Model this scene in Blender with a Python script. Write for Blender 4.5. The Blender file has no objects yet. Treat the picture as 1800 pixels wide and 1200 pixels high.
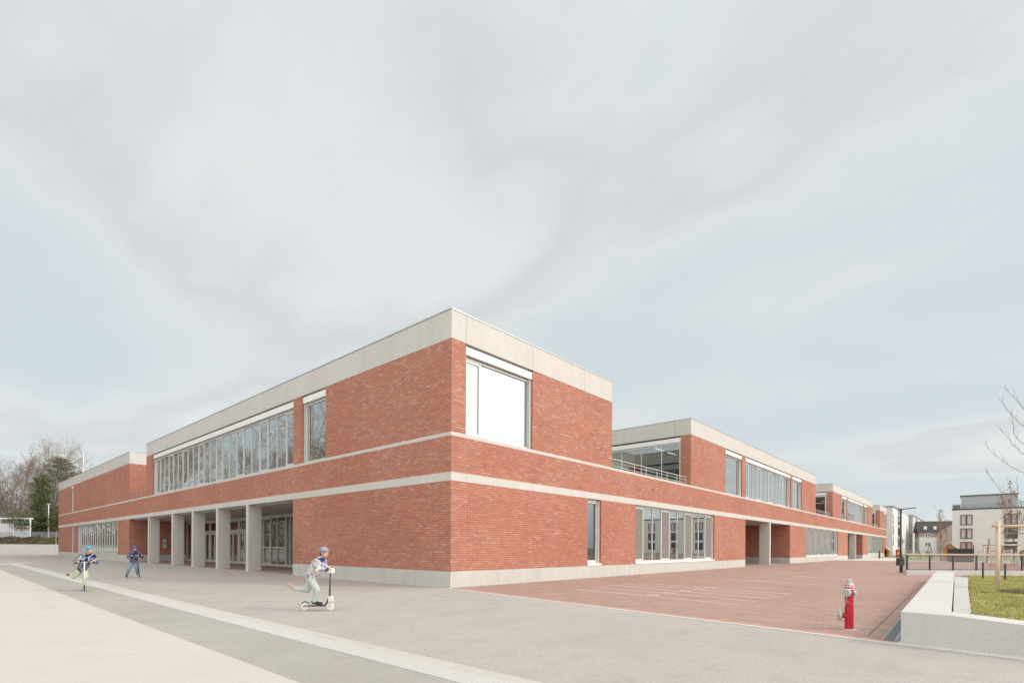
import bpy, bmesh, math, random
from mathutils import Vector, Matrix, noise
PI = math.pi
random.seed(7)
S = bpy.context.scene
COL = S.collection

# ------------------------------------------------------------------ helpers
class MB:
    """collects shapes (world coordinates) into one mesh"""
    def __init__(s): s.v = []; s.f = []; s.mi = []
    def quad(s, *p, m=0):
        n = len(s.v); s.v += [tuple(q) for q in p]; s.f.append(tuple(range(n, n+len(p)))); s.mi.append(m); return s
    def box(s, a, b, m=0):
        x0, y0, z0 = [min(a[i], b[i]) for i in range(3)]; x1, y1, z1 = [max(a[i], b[i]) for i in range(3)]
        n = len(s.v)
        s.v += [(x0,y0,z0),(x1,y0,z0),(x1,y1,z0),(x0,y1,z0),(x0,y0,z1),(x1,y0,z1),(x1,y1,z1),(x0,y1,z1)]
        for q in ((3,2,1,0),(4,5,6,7),(0,1,5,4),(1,2,6,5),(2,3,7,6),(3,0,4,7)):
            s.f.append(tuple(n+i for i in q)); s.mi.append(m)
        return s
    def obox(s, c, ax, ay, az, m=0):
        """box from centre and three half-axis vectors"""
        c, ax, ay, az = map(Vector, (c, ax, ay, az)); n = len(s.v)
        for sz in (-1, 1):
            for sx, sy in ((-1,-1),(1,-1),(1,1),(-1,1)):
                s.v.append(tuple(c+ax*sx+ay*sy+az*sz))
        for q in ((3,2,1,0),(4,5,6,7),(0,1,5,4),(1,2,6,5),(2,3,7,6),(3,0,4,7)):
            s.f.append(tuple(n+i for i in q)); s.mi.append(m)
        return s
    def prism(s, pts, z0, z1, m=0):
        """pts counter-clockwise (x,y) or (x,y,ztop)"""
        n = len(s.v); k = len(pts)
        a = sum(pts[i][0]*pts[(i+1)%k][1]-pts[(i+1)%k][0]*pts[i][1] for i in range(k))
        if a < 0: pts = pts[::-1]
        s.v += [(p[0],p[1],z0) for p in pts]; s.v += [(p[0],p[1],p[2] if len(p) > 2 else z1) for p in pts]
        s.f.append(tuple(n+i for i in range(k))[::-1]); s.mi.append(m)
        s.f.append(tuple(n+k+i for i in range(k))); s.mi.append(m)
        for i in range(k):
            j = (i+1) % k; s.f.append((n+i, n+j, n+k+j, n+k+i)); s.mi.append(m)
        return s
    def tube(s, pts, radii, sides=8, cap=True, m=0):
        pts = [Vector(p) for p in pts]
        if not hasattr(radii, '__len__'): radii = [radii]*len(pts)
        n0 = len(s.v); up = None
        for i, p in enumerate(pts):
            d = (pts[min(i+1, len(pts)-1)] - pts[max(i-1, 0)])
            if d.length < 1e-9: d = Vector((0,0,1))
            d.normalize()
            if up is None:
                up = Vector((0,0,1)) if abs(d.z) < .9 else Vector((1,0,0))
            a = d.cross(up)
            if a.length < 1e-4: a = d.cross(Vector((0,1,0)))
            a.normalize(); b = a.cross(d).normalized(); up = b
            for k in range(sides):
                t = 2*PI*k/sides
                s.v.append(tuple(p + (a*math.cos(t)+b*math.sin(t))*radii[i]))
        for i in range(len(pts)-1):
            for k in range(sides):
                j = (k+1) % sides; q = n0+i*sides
                s.f.append((q+k, q+sides+k, q+sides+j, q+j)); s.mi.append(m)
        if cap and sides > 3:
            s.f.append(tuple(n0+k for k in range(sides))); s.mi.append(m)
            q = n0+(len(pts)-1)*sides
            s.f.append(tuple(q+k for k in range(sides))[::-1]); s.mi.append(m)
        return s
    def lathe(s, c, prof, ax=(0,0,1), sides=24, m=0):
        """prof: list of (radius, height along ax)"""
        c = Vector(c); ax = Vector(ax).normalized()
        return s.tube2([c+ax*h for r, h in prof], [max(r, .0005) for r, h in prof], ax, sides, m)
    def tube2(s, pts, radii, ax, sides, m):
        u = Vector((0,0,1)) if abs(ax.z) < .9 else Vector((1,0,0))
        a = ax.cross(u).normalized(); b = a.cross(ax).normalized(); n0 = len(s.v)
        for p, r in zip(pts, radii):
            for k in range(sides):
                t = 2*PI*k/sides; s.v.append(tuple(p+(a*math.cos(t)+b*math.sin(t))*r))
        for i in range(len(pts)-1):
            for k in range(sides):
                j = (k+1) % sides; q = n0+i*sides
                s.f.append((q+k, q+sides+k, q+sides+j, q+j)); s.mi.append(m)
        s.f.append(tuple(n0+k for k in range(sides))); s.mi.append(m)
        q = n0+(len(pts)-1)*sides; s.f.append(tuple(q+k for k in range(sides))[::-1]); s.mi.append(m)
        return s
    def build(s, name, mat, parent=None, origin=None, smooth=False, bevel=0):
        o = Vector((0,0,0))
        if parent is not None:
            q = parent
            while q is not None: o += q.location; q = q.parent
        elif origin is not None: o = Vector(origin)
        me = bpy.data.meshes.new(name)
        me.from_pydata([tuple(Vector(v)-o) for v in s.v], [], s.f)
        for mm in (mat if isinstance(mat, (list, tuple)) else [mat]): me.materials.append(mm)
        if len(me.materials) > 1: me.polygons.foreach_set('material_index', s.mi)
        if smooth: me.polygons.foreach_set('use_smooth', [True]*len(me.polygons))
        me.update()
        ob = bpy.data.objects.new(name, me); COL.objects.link(ob)
        if parent is not None: ob.parent = parent
        elif origin is not None: ob.location = origin
        if bevel:
            bv = ob.modifiers.new('Bevel', 'BEVEL'); bv.width = bevel; bv.segments = 2; bv.limit_method = 'ANGLE'
        return ob

def split_build(mb, name, mat, parent, tol=.02):
    """each group of touching shapes becomes a part of its own"""
    nv = len(mb.v); par = list(range(nv))
    def find(i):
        while par[i] != i: par[i] = par[par[i]]; i = par[i]
        return i
    for f in mb.f:
        for i in f[1:]: par[find(i)] = find(f[0])
    isl = {}
    for i, f in enumerate(mb.f): isl.setdefault(find(f[0]), []).append(i)
    keys = list(isl); bb = []
    for k in keys:
        vs = [mb.v[i] for f in isl[k] for i in mb.f[f]]; bb.append(([min(v[c] for v in vs) for c in range(3)], [max(v[c] for v in vs) for c in range(3)]))
    grp = list(range(len(keys)))
    def gf(i):
        while grp[i] != i: i = grp[i]
        return i
    for i in range(len(keys)):
        for j in range(i):
            if all(bb[i][0][c] <= bb[j][1][c]+tol and bb[j][0][c] <= bb[i][1][c]+tol for c in range(3)): grp[gf(i)] = gf(j)
    out = {}
    for i in range(len(keys)): out.setdefault(gf(i), []).extend(isl[keys[i]])
    obs = []
    for fs in out.values():
        n = MB(); ids = {}
        for f in fs:
            q = []
            for i in mb.f[f]:
                if i not in ids: ids[i] = len(n.v); n.v.append(mb.v[i])
                q.append(ids[i])
            n.f.append(tuple(q)); n.mi.append(mb.mi[f])
        obs.append(n.build(name, mat, parent))
    return obs

def tag(o, label=None, cat=None, group=None, kind=None):
    if label: o['label'] = label
    if cat: o['category'] = cat
    if group: o['group'] = group
    if kind: o['kind'] = kind
    return o
def empty(name, loc, label, cat, group=None):
    o = bpy.data.objects.new(name, None); COL.objects.link(o); o.location = loc; o.empty_display_size = .2
    return tag(o, label, cat, group)
def copy_tree(o, parent=None):
    c = o.copy(); COL.objects.link(c)
    if parent is not None: c.parent = parent
    for ch in list(o.children): copy_tree(ch, c)
    return c

# ------------------------------------------------------------------ materials
def nt(name, rough=.6, spec=.5, metal=0):
    m = bpy.data.materials.new(name); m.use_nodes = True; t = m.node_tree
    b = t.nodes['Principled BSDF']; b.inputs['Roughness'].default_value = rough
    b.inputs['Specular IOR Level'].default_value = spec; b.inputs['Metallic'].default_value = metal
    return m, t, b
def N(t, typ, **kw):
    n = t.nodes.new(typ)
    for k, v in kw.items():
        if k.startswith('i_'):
            key = k[2:]; key = int(key) if key.isdigit() else key.replace('_', ' ')
            n.inputs[key].default_value = v
        else: setattr(n, k, v)
    return n
def L(t, a, b): t.links.new(a, b)
def ramp(t, fac, stops, interp='LINEAR'):
    r = t.nodes.new('ShaderNodeValToRGB'); L(t, fac, r.inputs[0]); e = r.color_ramp; e.interpolation = interp
    e.elements[0].position = stops[0][0]; e.elements[0].color = (*stops[0][1], 1)
    e.elements[1].position = stops[-1][0]; e.elements[1].color = (*stops[-1][1], 1)
    for p, c in stops[1:-1]:
        q = e.elements.new(p); q.color = (*c, 1)
    return r.outputs[0]
def mixc(t, fac, a, b, mode='MIX'):
    n = t.nodes.new('ShaderNodeMix'); n.data_type = 'RGBA'; n.blend_type = mode; n.clamp_factor = True
    for s, v in ((n.inputs[0], fac), (n.inputs[6], a), (n.inputs[7], b)):
        if hasattr(v, 'links'): L(t, v, s)
        elif isinstance(v, (int, float)): s.default_value = v
        else: s.default_value = (*v, 1)
    return n.outputs[2]
def ns(t, vec, scale, detail=4, rough=.55, dim='3D'):
    n = N(t, 'ShaderNodeTexNoise', i_Scale=scale, i_Detail=detail, i_Roughness=rough)
    L(t, vec, n.inputs['Vector']); return n.outputs[0]
def objc(t): return t.nodes.new('ShaderNodeTexCoord').outputs['Object']
def geop(t): return t.nodes.new('ShaderNodeNewGeometry').outputs['Position']
def bump(t, b, h, strength=.3, dist=.01):
    n = N(t, 'ShaderNodeBump', i_Strength=strength, i_Distance=dist); L(t, h, n.inputs['Height']); L(t, n.outputs[0], b.inputs['Normal'])
def stretch(t, vec, s):
    n = N(t, 'ShaderNodeMapping'); n.inputs['Scale'].default_value = s; L(t, vec, n.inputs[0]); return n.outputs[0]
def boxvec(t):
    """world position flattened onto the wall it lies on, so courses run level on every wall"""
    g = t.nodes.new('ShaderNodeNewGeometry'); p = N(t, 'ShaderNodeSeparateXYZ'); L(t, g.outputs['Position'], p.inputs[0])
    n = N(t, 'ShaderNodeSeparateXYZ'); L(t, g.outputs['True Normal'], n.inputs[0])
    ab = N(t, 'ShaderNodeMath', operation='ABSOLUTE'); L(t, n.outputs[0], ab.inputs[0])
    gt = N(t, 'ShaderNodeMath', operation='GREATER_THAN'); L(t, ab.outputs[0], gt.inputs[0]); gt.inputs[1].default_value = .5
    a = N(t, 'ShaderNodeCombineXYZ'); L(t, p.outputs[0], a.inputs[0]); L(t, p.outputs[2], a.inputs[1])
    yo = N(t, 'ShaderNodeMath', operation='ADD'); L(t, p.outputs[1], yo.inputs[0]); yo.inputs[1].default_value = 137.63
    b = N(t, 'ShaderNodeCombineXYZ'); L(t, yo.outputs[0], b.inputs[0]); L(t, p.outputs[2], b.inputs[1])
    m = t.nodes.new('ShaderNodeMix'); m.data_type = 'VECTOR'; L(t, gt.outputs[0], m.inputs[0])
    L(t, a.outputs[0], m.inputs[4]); L(t, b.outputs[0], m.inputs[5])
    return m.outputs[1]

def cellrand(t, vec, bw, rh):
    s = N(t, 'ShaderNodeSeparateXYZ'); L(t, vec, s.inputs[0])
    def mth(op, a, b=None):
        n = N(t, 'ShaderNodeMath', operation=op)
        for i, v in enumerate((a, b)):
            if v is None: continue
            if hasattr(v, 'links'): L(t, v, n.inputs[i])
            else: n.inputs[i].default_value = v
        return n.outputs[0]
    row = mth('FLOOR', mth('DIVIDE', s.outputs[1], rh))
    sh = mth('MULTIPLY', mth('SUBTRACT', 1, mth('FLOORED_MODULO', row, 2)), .5)
    colm = mth('FLOOR', mth('ADD', mth('DIVIDE', s.outputs[0], bw), sh))
    c = N(t, 'ShaderNodeCombineXYZ'); L(t, colm, c.inputs[0]); L(t, row, c.inputs[1])
    w = N(t, 'ShaderNodeTexWhiteNoise'); w.noise_dimensions = '2D'; L(t, c.outputs[0], w.inputs['Vector'])
    return w.outputs['Value']

def mat_brick():
    m, t, b = nt('red_brick', .85, .25); v = boxvec(t); P = geop(t)
    br = N(t, 'ShaderNodeTexBrick', i_Scale=1.0); L(t, v, br.inputs['Vector'])
    br.offset = .5; br.inputs['Color1'].default_value = (0,0,0,1); br.inputs['Color2'].default_value = (1,1,1,1)
    br.inputs['Mortar'].default_value = (.5,.5,.5,1)
    br.inputs['Mortar Size'].default_value = .0055; br.inputs['Mortar Smooth'].default_value = .15
    br.inputs['Brick Width'].default_value = .26; br.inputs['Row Height'].default_value = .083; br.inputs['Bias'].default_value = 0
    c = ramp(t, cellrand(t, v, .26, .083), [(0, (.37,.165,.125)), (.10, (.42,.17,.118)), (.5, (.465,.188,.13)), (.84, (.505,.213,.145)), (.95, (.49,.25,.18)), (1, (.50,.31,.24))])
    n1 = ns(t, stretch(t, P, (.5,.5,.9)), .8, 5)
    c = mixc(t, ramp(t, n1, [(.35, (0,0,0)), (.75, (.2,.2,.2))]), c, (.56,.34,.26))
    n2 = ns(t, P, 9, 3)
    c = mixc(t, ramp(t, n2, [(.5, (0,0,0)), (.75, (.25,.25,.25))]), c, (.58,.38,.30))
    n4 = ns(t, stretch(t, P, (3,3,14)), 1.6, 4)
    c = mixc(t, ramp(t, n4, [(.5, (0,0,0)), (.72, (.42,.42,.42))]), c, (.50,.31,.235))
    n5 = ns(t, P, .22, 3)
    c = mixc(t, ramp(t, n5, [(.42, (0,0,0)), (.65, (.30,.30,.30))]), c, (.36,.125,.08))
    c = mixc(t, br.outputs['Fac'], c, (.24,.10,.07))
    L(t, c, b.inputs['Base Color'])
    inv = N(t, 'ShaderNodeMath', operation='SUBTRACT'); inv.inputs[0].default_value = 1; L(t, br.outputs['Fac'], inv.inputs[1])
    bump(t, b, inv.outputs[0], .8, .012); return m
def mat_concrete(name, col, streak=.12, rough=.75, spots=0, grain=60, tint=0):
    m, t, b = nt(name, rough, .3); P = geop(t)
    a = ns(t, stretch(t, P, (1.4,1.4,.25)), 1.6, 6, .6); a2 = ns(t, P, .35, 3); a3 = ns(t, P, grain, 2)
    c = mixc(t, ramp(t, a, [(.3, (0,0,0)), (.75, (1,1,1))]), tuple(x*(1-streak) for x in col), tuple(min(1, x*(1+streak*.6)) for x in col))
    c = mixc(t, ramp(t, a2, [(.35, (0,0,0)), (.7, (.5,.5,.5))]), c, tuple(x*(.86 if i < 2 else .80) for i, x in enumerate(col)))
    c = mixc(t, .16, c, mixc(t, ramp(t, a3, [(.3, (0,0,0)), (.7, (1,1,1))]), (.25,.25,.24), (.85,.85,.83)))
    if tint:
        a4 = ns(t, stretch(t, P, (.5,1.3,1)), 1.1, 6, .6); c = mixc(t, ramp(t, a4, [(.38, (.0,.0,.0)), (.62, (1,1,1))]), c, mixc(t, .5, c, (.56,.485,.43)))
        a5 = ns(t, stretch(t, P, (.6,.6,1)), 2.3, 6, .7); c = mixc(t, ramp(t, a5, [(.54, (0,0,0)), (.66, (.35,.35,.35))]), c, tuple(x*.84 for x in col))
    if spots:
        v = N(t, 'ShaderNodeTexVoronoi', i_Scale=7.0); L(t, P, v.inputs['Vector'])
        sp = ramp(t, v.outputs['Distance'], [(.02, (1,1,1)), (.05, (0,0,0))])
        c = mixc(t, mixc(t, spots, (0,0,0), sp), c, (.22,.21,.19))
    sz = N(t, 'ShaderNodeSeparateXYZ'); L(t, P, sz.inputs[0])
    rn = ns(t, stretch(t, P, (2.2,2.2,.08)), 2.6, 5, .6)
    c = mixc(t, ramp(t, rn, [(.53, (0,0,0)), (.72, (.28,.28,.28))]), c, tuple(x*.82 for x in col)) if not tint else c
    L(t, c, b.inputs['Base Color']); bump(t, b, a3, .15, .004); return m
def mat_asphalt(name, col, dark, light, grain=70):
    m, t, b = nt(name, .9, .2); P = geop(t)
    g = ns(t, P, grain, 2, .7); g2 = ns(t, P, .3, 5, .6); g3 = ns(t, stretch(t, P, (.4,1.6,1)), .9, 5)
    c = mixc(t, ramp(t, g, [(.32, (0,0,0)), (.68, (1,1,1))]), dark, light)
    c = mixc(t, .5, col, c)
    c = mixc(t, ramp(t, g2, [(.35, (0,0,0)), (.7, (.5,.5,.5))]), c, tuple(x*.86 for x in col))
    c = mixc(t, ramp(t, g3, [(.45, (0,0,0)), (.75, (.35,.35,.35))]), c, tuple(min(1, x*1.13) for x in col))
    g4 = ns(t, P, 1.3, 6, .65)
    c = mixc(t, ramp(t, g4, [(.52, (0,0,0)), (.62, (.30,.30,.30))]), c, tuple(x*.80 for x in col))
    L(t, c, b.inputs['Base Color']); bump(t, b, g, .4, .006); return m
def mat_paving():
    m, t, b = nt('clinker_paving', .85, .25); P = geop(t)
    mp = N(t, 'ShaderNodeMapping'); mp.inputs['Rotation'].default_value = (0, 0, math.radians(79.8)); L(t, P, mp.inputs[0])
    br = N(t, 'ShaderNodeTexBrick', i_Scale=1.0); L(t, mp.outputs[0], br.inputs['Vector'])
    br.inputs['Color1'].default_value = (0,0,0,1); br.inputs['Color2'].default_value = (1,1,1,1); br.inputs['Mortar'].default_value = (.5,.5,.5,1)
    br.inputs['Mortar Size'].default_value = .004; br.inputs['Mortar Smooth'].default_value = .2
    br.inputs['Brick Width'].default_value = .24; br.inputs['Row Height'].default_value = .085
    c = ramp(t, cellrand(t, mp.outputs[0], .24, .085), [(0, (.29,.175,.14)), (.5, (.355,.215,.17)), (1, (.42,.275,.225))])
    n1 = ns(t, P, .5, 5)
    c = mixc(t, ramp(t, n1, [(.3, (0,0,0)), (.75, (.7,.7,.7))]), c, (.40,.285,.24))
    n3 = ns(t, stretch(t, mp.outputs[0], (.25,2.2,1)), 1.1, 4)
    c = mixc(t, ramp(t, n3, [(.45, (0,0,0)), (.8, (.5,.5,.5))]), c, (.48,.35,.30))
    c = mixc(t, br.outputs['Fac'], c, (.27,.19,.16))
    L(t, c, b.inputs['Base Color'])
    inv = N(t, 'ShaderNodeMath', operation='SUBTRACT'); inv.inputs[0].default_value = 1; L(t, br.outputs['Fac'], inv.inputs[1])
    bump(t, b, inv.outputs[0], .5, .006); return m
def mat_plain(name, col, rough=.5, metal=0, var=.08, scale=6, spec=.5):
    m, t, b = nt(name, rough, spec, metal); P = objc(t); n = ns(t, P, scale, 4)
    c = mixc(t, ramp(t, n, [(.3, (0,0,0)), (.7, (1,1,1))]), tuple(x*(1-var) for x in col), tuple(min(1, x*(1+var)) for x in col))
    L(t, c, b.inputs['Base Color']); return m
def mat_noisecol(name, stops, scale, rough=.8, detail=3, interp='LINEAR', spec=.3, st=(1,1,1)):
    m, t, b = nt(name, rough, spec); n = ns(t, stretch(t, objc(t), st), scale, detail)
    L(t, ramp(t, n, stops, interp), b.inputs['Base Color']); return m
def mat_glass(name, tint=(.62,.67,.66), base=.10, edge=.9):
    m = bpy.data.materials.new(name); m.use_nodes = True; t = m.node_tree; t.nodes.clear()
    o = N(t, 'ShaderNodeOutputMaterial'); mx = N(t, 'ShaderNodeMixShader')
    tr = N(t, 'ShaderNodeBsdfTransparent'); tr.inputs[0].default_value = (*tint, 1)
    gl = N(t, 'ShaderNodeBsdfGlossy'); gl.inputs['Roughness'].default_value = .0; gl.inputs[0].default_value = (.93,.96,.96,1)
    lw = N(t, 'ShaderNodeLayerWeight', i_Blend=.42)
    r = N(t, 'ShaderNodeMapRange'); r.inputs[3].default_value = base; r.inputs[4].default_value = edge; L(t, lw.outputs['Facing'], r.inputs[0])
    L(t, r.outputs[0], mx.inputs[0]); L(t, tr.outputs[0], mx.inputs[1]); L(t, gl.outputs[0], mx.inputs[2]); L(t, mx.outputs[0], o.inputs[0])
    nz = ns(t, geop(t), .5, 2); bp = N(t, 'ShaderNodeBump', i_Strength=.025, i_Distance=.02); L(t, nz, bp.inputs['Height']); L(t, bp.outputs[0], gl.inputs['Normal'])
    return m
def mat_emit(name, col, st):
    m, t, b = nt(name); b.inputs['Emission Color'].default_value = (*col, 1); b.inputs['Emission Strength'].default_value = st
    b.inputs['Base Color'].default_value = (*col, 1); return m

M = dict(
    jointpink=mat_plain('joint_sealant', (.46,.24,.18), .8, 0, .1, 20),
    brick=mat_brick(),
    concrete=mat_concrete('facade_concrete', (.60,.572,.53), .10),
    plinth=mat_concrete('plinth_concrete', (.55,.525,.48), .16),
    bench=mat_concrete('precast_concrete', (.57,.56,.535), .06, spots=.35),
    slab=mat_concrete('pale_concrete_paving', (.535,.50,.46), .05, .85, spots=.6, tint=1),
    asphalt=mat_asphalt('yard_asphalt', (.405,.37,.335), (.20,.185,.17), (.66,.62,.58)),
    asphalt2=mat_asphalt('fine_asphalt', (.365,.34,.305), (.16,.155,.14), (.68,.65,.60), 95),
    strip=mat_concrete('drain_stone', (.64,.61,.57), .05, .8),
    strip2=mat_concrete('kerb_stone', (.53,.49,.44), .1, .8),
    paving=mat_paving(),
    ground=mat_asphalt('far_ground', (.22,.21,.17), (.14,.13,.11), (.32,.30,.26), 5),
    paint=mat_plain('white_road_paint', (.62,.57,.53), .7, 0, .12, 14),
    alu=mat_plain('light_aluminium', (.62,.62,.60), .42, .25, .03, 3),
    white=mat_plain('white_metal', (.80,.79,.77), .4, 0, .03, 3),
    dark_metal=mat_plain('anthracite_metal', (.065,.068,.072), .5, .2, .15, 8),
    galv=mat_plain('galvanised_metal', (.42,.43,.43), .4, .6, .12, 10),
    glass=mat_glass('window_glass', (.55,.60,.58), .14),
    glass_dark=mat_glass('loggia_glass', (.36,.35,.31), .07, .6),
    clear=mat_glass('railing_glass', (.82,.85,.84), .05, .5),
    mesh_panel=mat_plain('taupe_insect_screen', (.20,.175,.155), .7, 0, .08, 4),
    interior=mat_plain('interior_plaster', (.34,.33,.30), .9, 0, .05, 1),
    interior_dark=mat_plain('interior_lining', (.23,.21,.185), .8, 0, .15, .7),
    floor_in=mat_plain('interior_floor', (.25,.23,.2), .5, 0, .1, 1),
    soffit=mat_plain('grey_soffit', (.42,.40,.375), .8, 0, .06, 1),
    curtain=mat_noisecol('curtain_fabric', [(.3, (.30,.27,.21)), (.7, (.42,.38,.30))], 5, st=(3,3,.1)),
    light=mat_emit('lamp_tube', (1,.96,.85), 2.2),
    redp=mat_noisecol('red_hydrant_paint', [(0, (.44,.018,.03)), (.60, (.50,.025,.04)), (.64, (.58,.26,.25)), (1, (.6,.35,.33))], 9, .4, 5, st=(1,1,.5)),
    silver=mat_plain('silver_paint', (.50,.50,.49), .4, .3, .15, 20),
    wood=mat_noisecol('pale_timber', [(.3, (.56,.44,.31)), (.7, (.72,.60,.45))], 4, .7, 5, st=(6,6,.6)),
    woodrail=mat_noisecol('timber_handrail', [(.3, (.60,.42,.29)), (.7, (.70,.52,.38))], 2, .6, 5),
    woodhut=mat_noisecol('hut_timber', [(.3, (.36,.16,.06)), (.7, (.48,.24,.10))], 3, .7),
    greywood=mat_noisecol('weathered_timber', [(.3, (.20,.17,.14)), (.7, (.33,.29,.25))], 3, .8),
    soil=mat_noisecol('bark_mulch', [(.3, (.05,.035,.025)), (.7, (.15,.11,.08))], 30, .9),
    grass=mat_noisecol('short_grass', [(.25, (.22,.20,.085)), (.5, (.39,.36,.135)), (.8, (.50,.44,.21))], 2.5, .9, 6),
    grass2=mat_noisecol('grass_blades', [(.25, (.26,.25,.09)), (.5, (.43,.41,.15)), (.8, (.58,.52,.25))], 1.7, .9, 4),
    farlawn=mat_noisecol('far_lawn', [(.3, (.20,.23,.09)), (.7, (.30,.32,.14))], .4, .9, 5),
    rubber=mat_plain('red_rubber_surface', (.34,.12,.10), .9, 0, .1, 2),
    render_grey=mat_plain('grey_render', (.74,.69,.675), .9, 0, .03, .5),
    render_white=mat_plain('white_render', (.66,.64,.62), .9, 0, .03, .5),
    render_blue=mat_plain('pale_grey_render', (.70,.68,.675), .9, 0, .03, .5),
    panel_grey=mat_plain('grey_panel', (.41,.40,.40), .8, 0, .05, .5),
    render_pink=mat_noisecol('old_pink_brickwork', [(.3, (.38,.26,.23)), (.7, (.50,.38,.34))], 2, .9),
    penthouse=mat_plain('mid_grey_render', (.47,.45,.45), .8, 0, .03, .5),
    mauve=mat_plain('mauve_window_frame', (.12,.075,.075), .6, 0, .1, 2),
    winpink=mat_noisecol('blind_behind_glass', [(.3, (.50,.38,.42)), (.7, (.62,.52,.56))], .5, .3, 2),
    winorange=mat_noisecol('curtain_behind_glass', [(.35, (.46,.26,.22)), (.65, (.62,.42,.38))], .9, .3, 3, st=(2,2,.6)),
    windark=mat_plain('dark_window', (.06,.06,.062), .12, 0, .3, .7),
    roof=mat_noisecol('dark_roof_tiles', [(.3, (.055,.045,.042)), (.7, (.10,.085,.08))], 4, .8),
    bark=mat_noisecol('bark', [(.3, (.20,.165,.125)), (.7, (.38,.325,.26))], 5, .9),
    barkpale=mat_noisecol('pale_bark', [(.3, (.24,.21,.16)), (.7, (.38,.34,.27))], 7, .9),
    twig=mat_noisecol('twigs', [(.3, (.19,.14,.10)), (.7, (.31,.24,.18))], .4, .9),
    twigbud=mat_noisecol('budding_twigs', [(.3, (.30,.21,.165)), (.7, (.42,.32,.25))], .6, .9),
    ivy=mat_noisecol('ivy_leaves', [(.3, (.06,.075,.028)), (.55, (.11,.13,.05)), (.8, (.18,.19,.08))], .8, .7, 4),
    pine=mat_noisecol('pine_needles', [(.3, (.09,.10,.055)), (.7, (.19,.185,.105))], .6, .8, 4),
    brownleaf=mat_noisecol('withered_leaves', [(.3, (.20,.085,.06)), (.7, (.34,.19,.14))], 6, .8),
    brush=mat_noisecol('brushwood', [(.3, (.14,.11,.085)), (.55, (.22,.17,.125)), (.8, (.33,.25,.18))], .25, .95, 5),
    hedge=mat_noisecol('low_hedge_foliage', [(.3, (.075,.07,.035)), (.55, (.13,.11,.06)), (.8, (.17,.18,.06))], .5, .9, 5),
    hill=mat_noisecol('wooded_bank', [(.3, (.10,.08,.055)), (.7, (.19,.15,.10))], .3, .95, 5),
    skin=mat_plain('skin', (.62,.36,.27), .55, 0, .04, 8),
    hair=mat_plain('brown_hair', (.09,.05,.03), .7, 0, .2, 40),
    eye=mat_plain('eye', (.03,.025,.02), .3, 0, .1, 8),
    lip=mat_plain('lips', (.45,.17,.15), .5, 0, .05, 8),
    camo=mat_noisecol('blue_patterned_jacket', [(0, (.012,.014,.03)), (.40, (.012,.014,.03)), (.41, (.08,.12,.27)), (.50, (.13,.18,.36)), (.51, (.48,.42,.36)), (.57, (.62,.58,.52)), (.58, (.025,.025,.04)), (.65, (.16,.13,.10))], 7, .8, 1, 'CONSTANT'),
    camo_pale=mat_noisecol('pale_patterned_jacket', [(0, (.05,.07,.16)), (.36, (.14,.20,.42)), (.44, (.50,.45,.42)), (.5, (.62,.56,.50)), (.58, (.30,.32,.42)), (.66, (.46,.40,.35))], 7, .8, 1, 'CONSTANT'),
    plaid=mat_noisecol('dark_checked_jacket', [(0, (.02,.025,.05)), (.44, (.02,.03,.07)), (.47, (.10,.11,.17)), (.55, (.36,.36,.40)), (.6, (.03,.05,.16))], 8, .8, 1, 'CONSTANT'),
    bluecloth=mat_plain('blue_cloth', (.04,.09,.30), .8, 0, .2, 9),
    navy=mat_plain('navy_cloth', (.02,.025,.05), .8, 0, .2, 9),
    jeans=mat_noisecol('faded_jeans', [(.3, (.13,.20,.27)), (.7, (.27,.35,.40))], 8, .85),
    palejeans=mat_noisecol('pale_trousers', [(.3, (.40,.45,.42)), (.7, (.54,.57,.52))], 6, .85),
    greenpants=mat_noisecol('pale_green_trousers', [(.3, (.34,.42,.30)), (.55, (.50,.54,.40)), (.8, (.60,.58,.45))], 7, .85),
    tealhat=mat_plain('teal_knit', (.10,.28,.40), .8, 0, .2, 30),
    greyhat=mat_plain('grey_knit', (.28,.28,.34), .8, 0, .25, 30),
    helmet=mat_plain('blue_helmet_shell', (.05,.085,.26), .3, 0, .1, 6),
    redshoe=mat_plain('red_shoe', (.40,.05,.05), .6, 0, .1, 20),
    limeshoe=mat_plain('lime_shoe', (.35,.55,.06), .6, 0, .1, 20),
    blackshoe=mat_plain('black_shoe', (.02,.02,.022), .6, 0, .1, 20),
    pinkshoe=mat_plain('pinkish_shoe', (.50,.32,.29), .6, 0, .1, 20),
    rubberblack=mat_plain('black_rubber', (.025,.025,.025), .7, 0, .1, 20),
    wheelwhite=mat_plain('white_wheel', (.70,.66,.60), .5, 0, .05, 20),
    teal=mat_plain('teal_metal', (.04,.12,.13), .4, .2, .1, 9),
    meshfence=None, dhull=mat_plain('dark_slat_panel', (.045,.05,.052), .6, 0, .1, 3),
    orange=mat_plain('orange_band', (.62,.17,.06), .5), bluep=mat_plain('dark_blue_band', (.05,.09,.22), .5),
    yellow=mat_plain('yellow_sign', (.62,.45,.06), .5), redbox=mat_plain('red_box_paint', (.38,.05,.04), .5),
    grate=mat_plain('grating_steel', (.34,.36,.36), .45, .5, .12, 10), groove=mat_plain('dark_joint', (.10,.09,.08), .9),  # groove: plain dark colour of the paving joint itself
)

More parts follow.
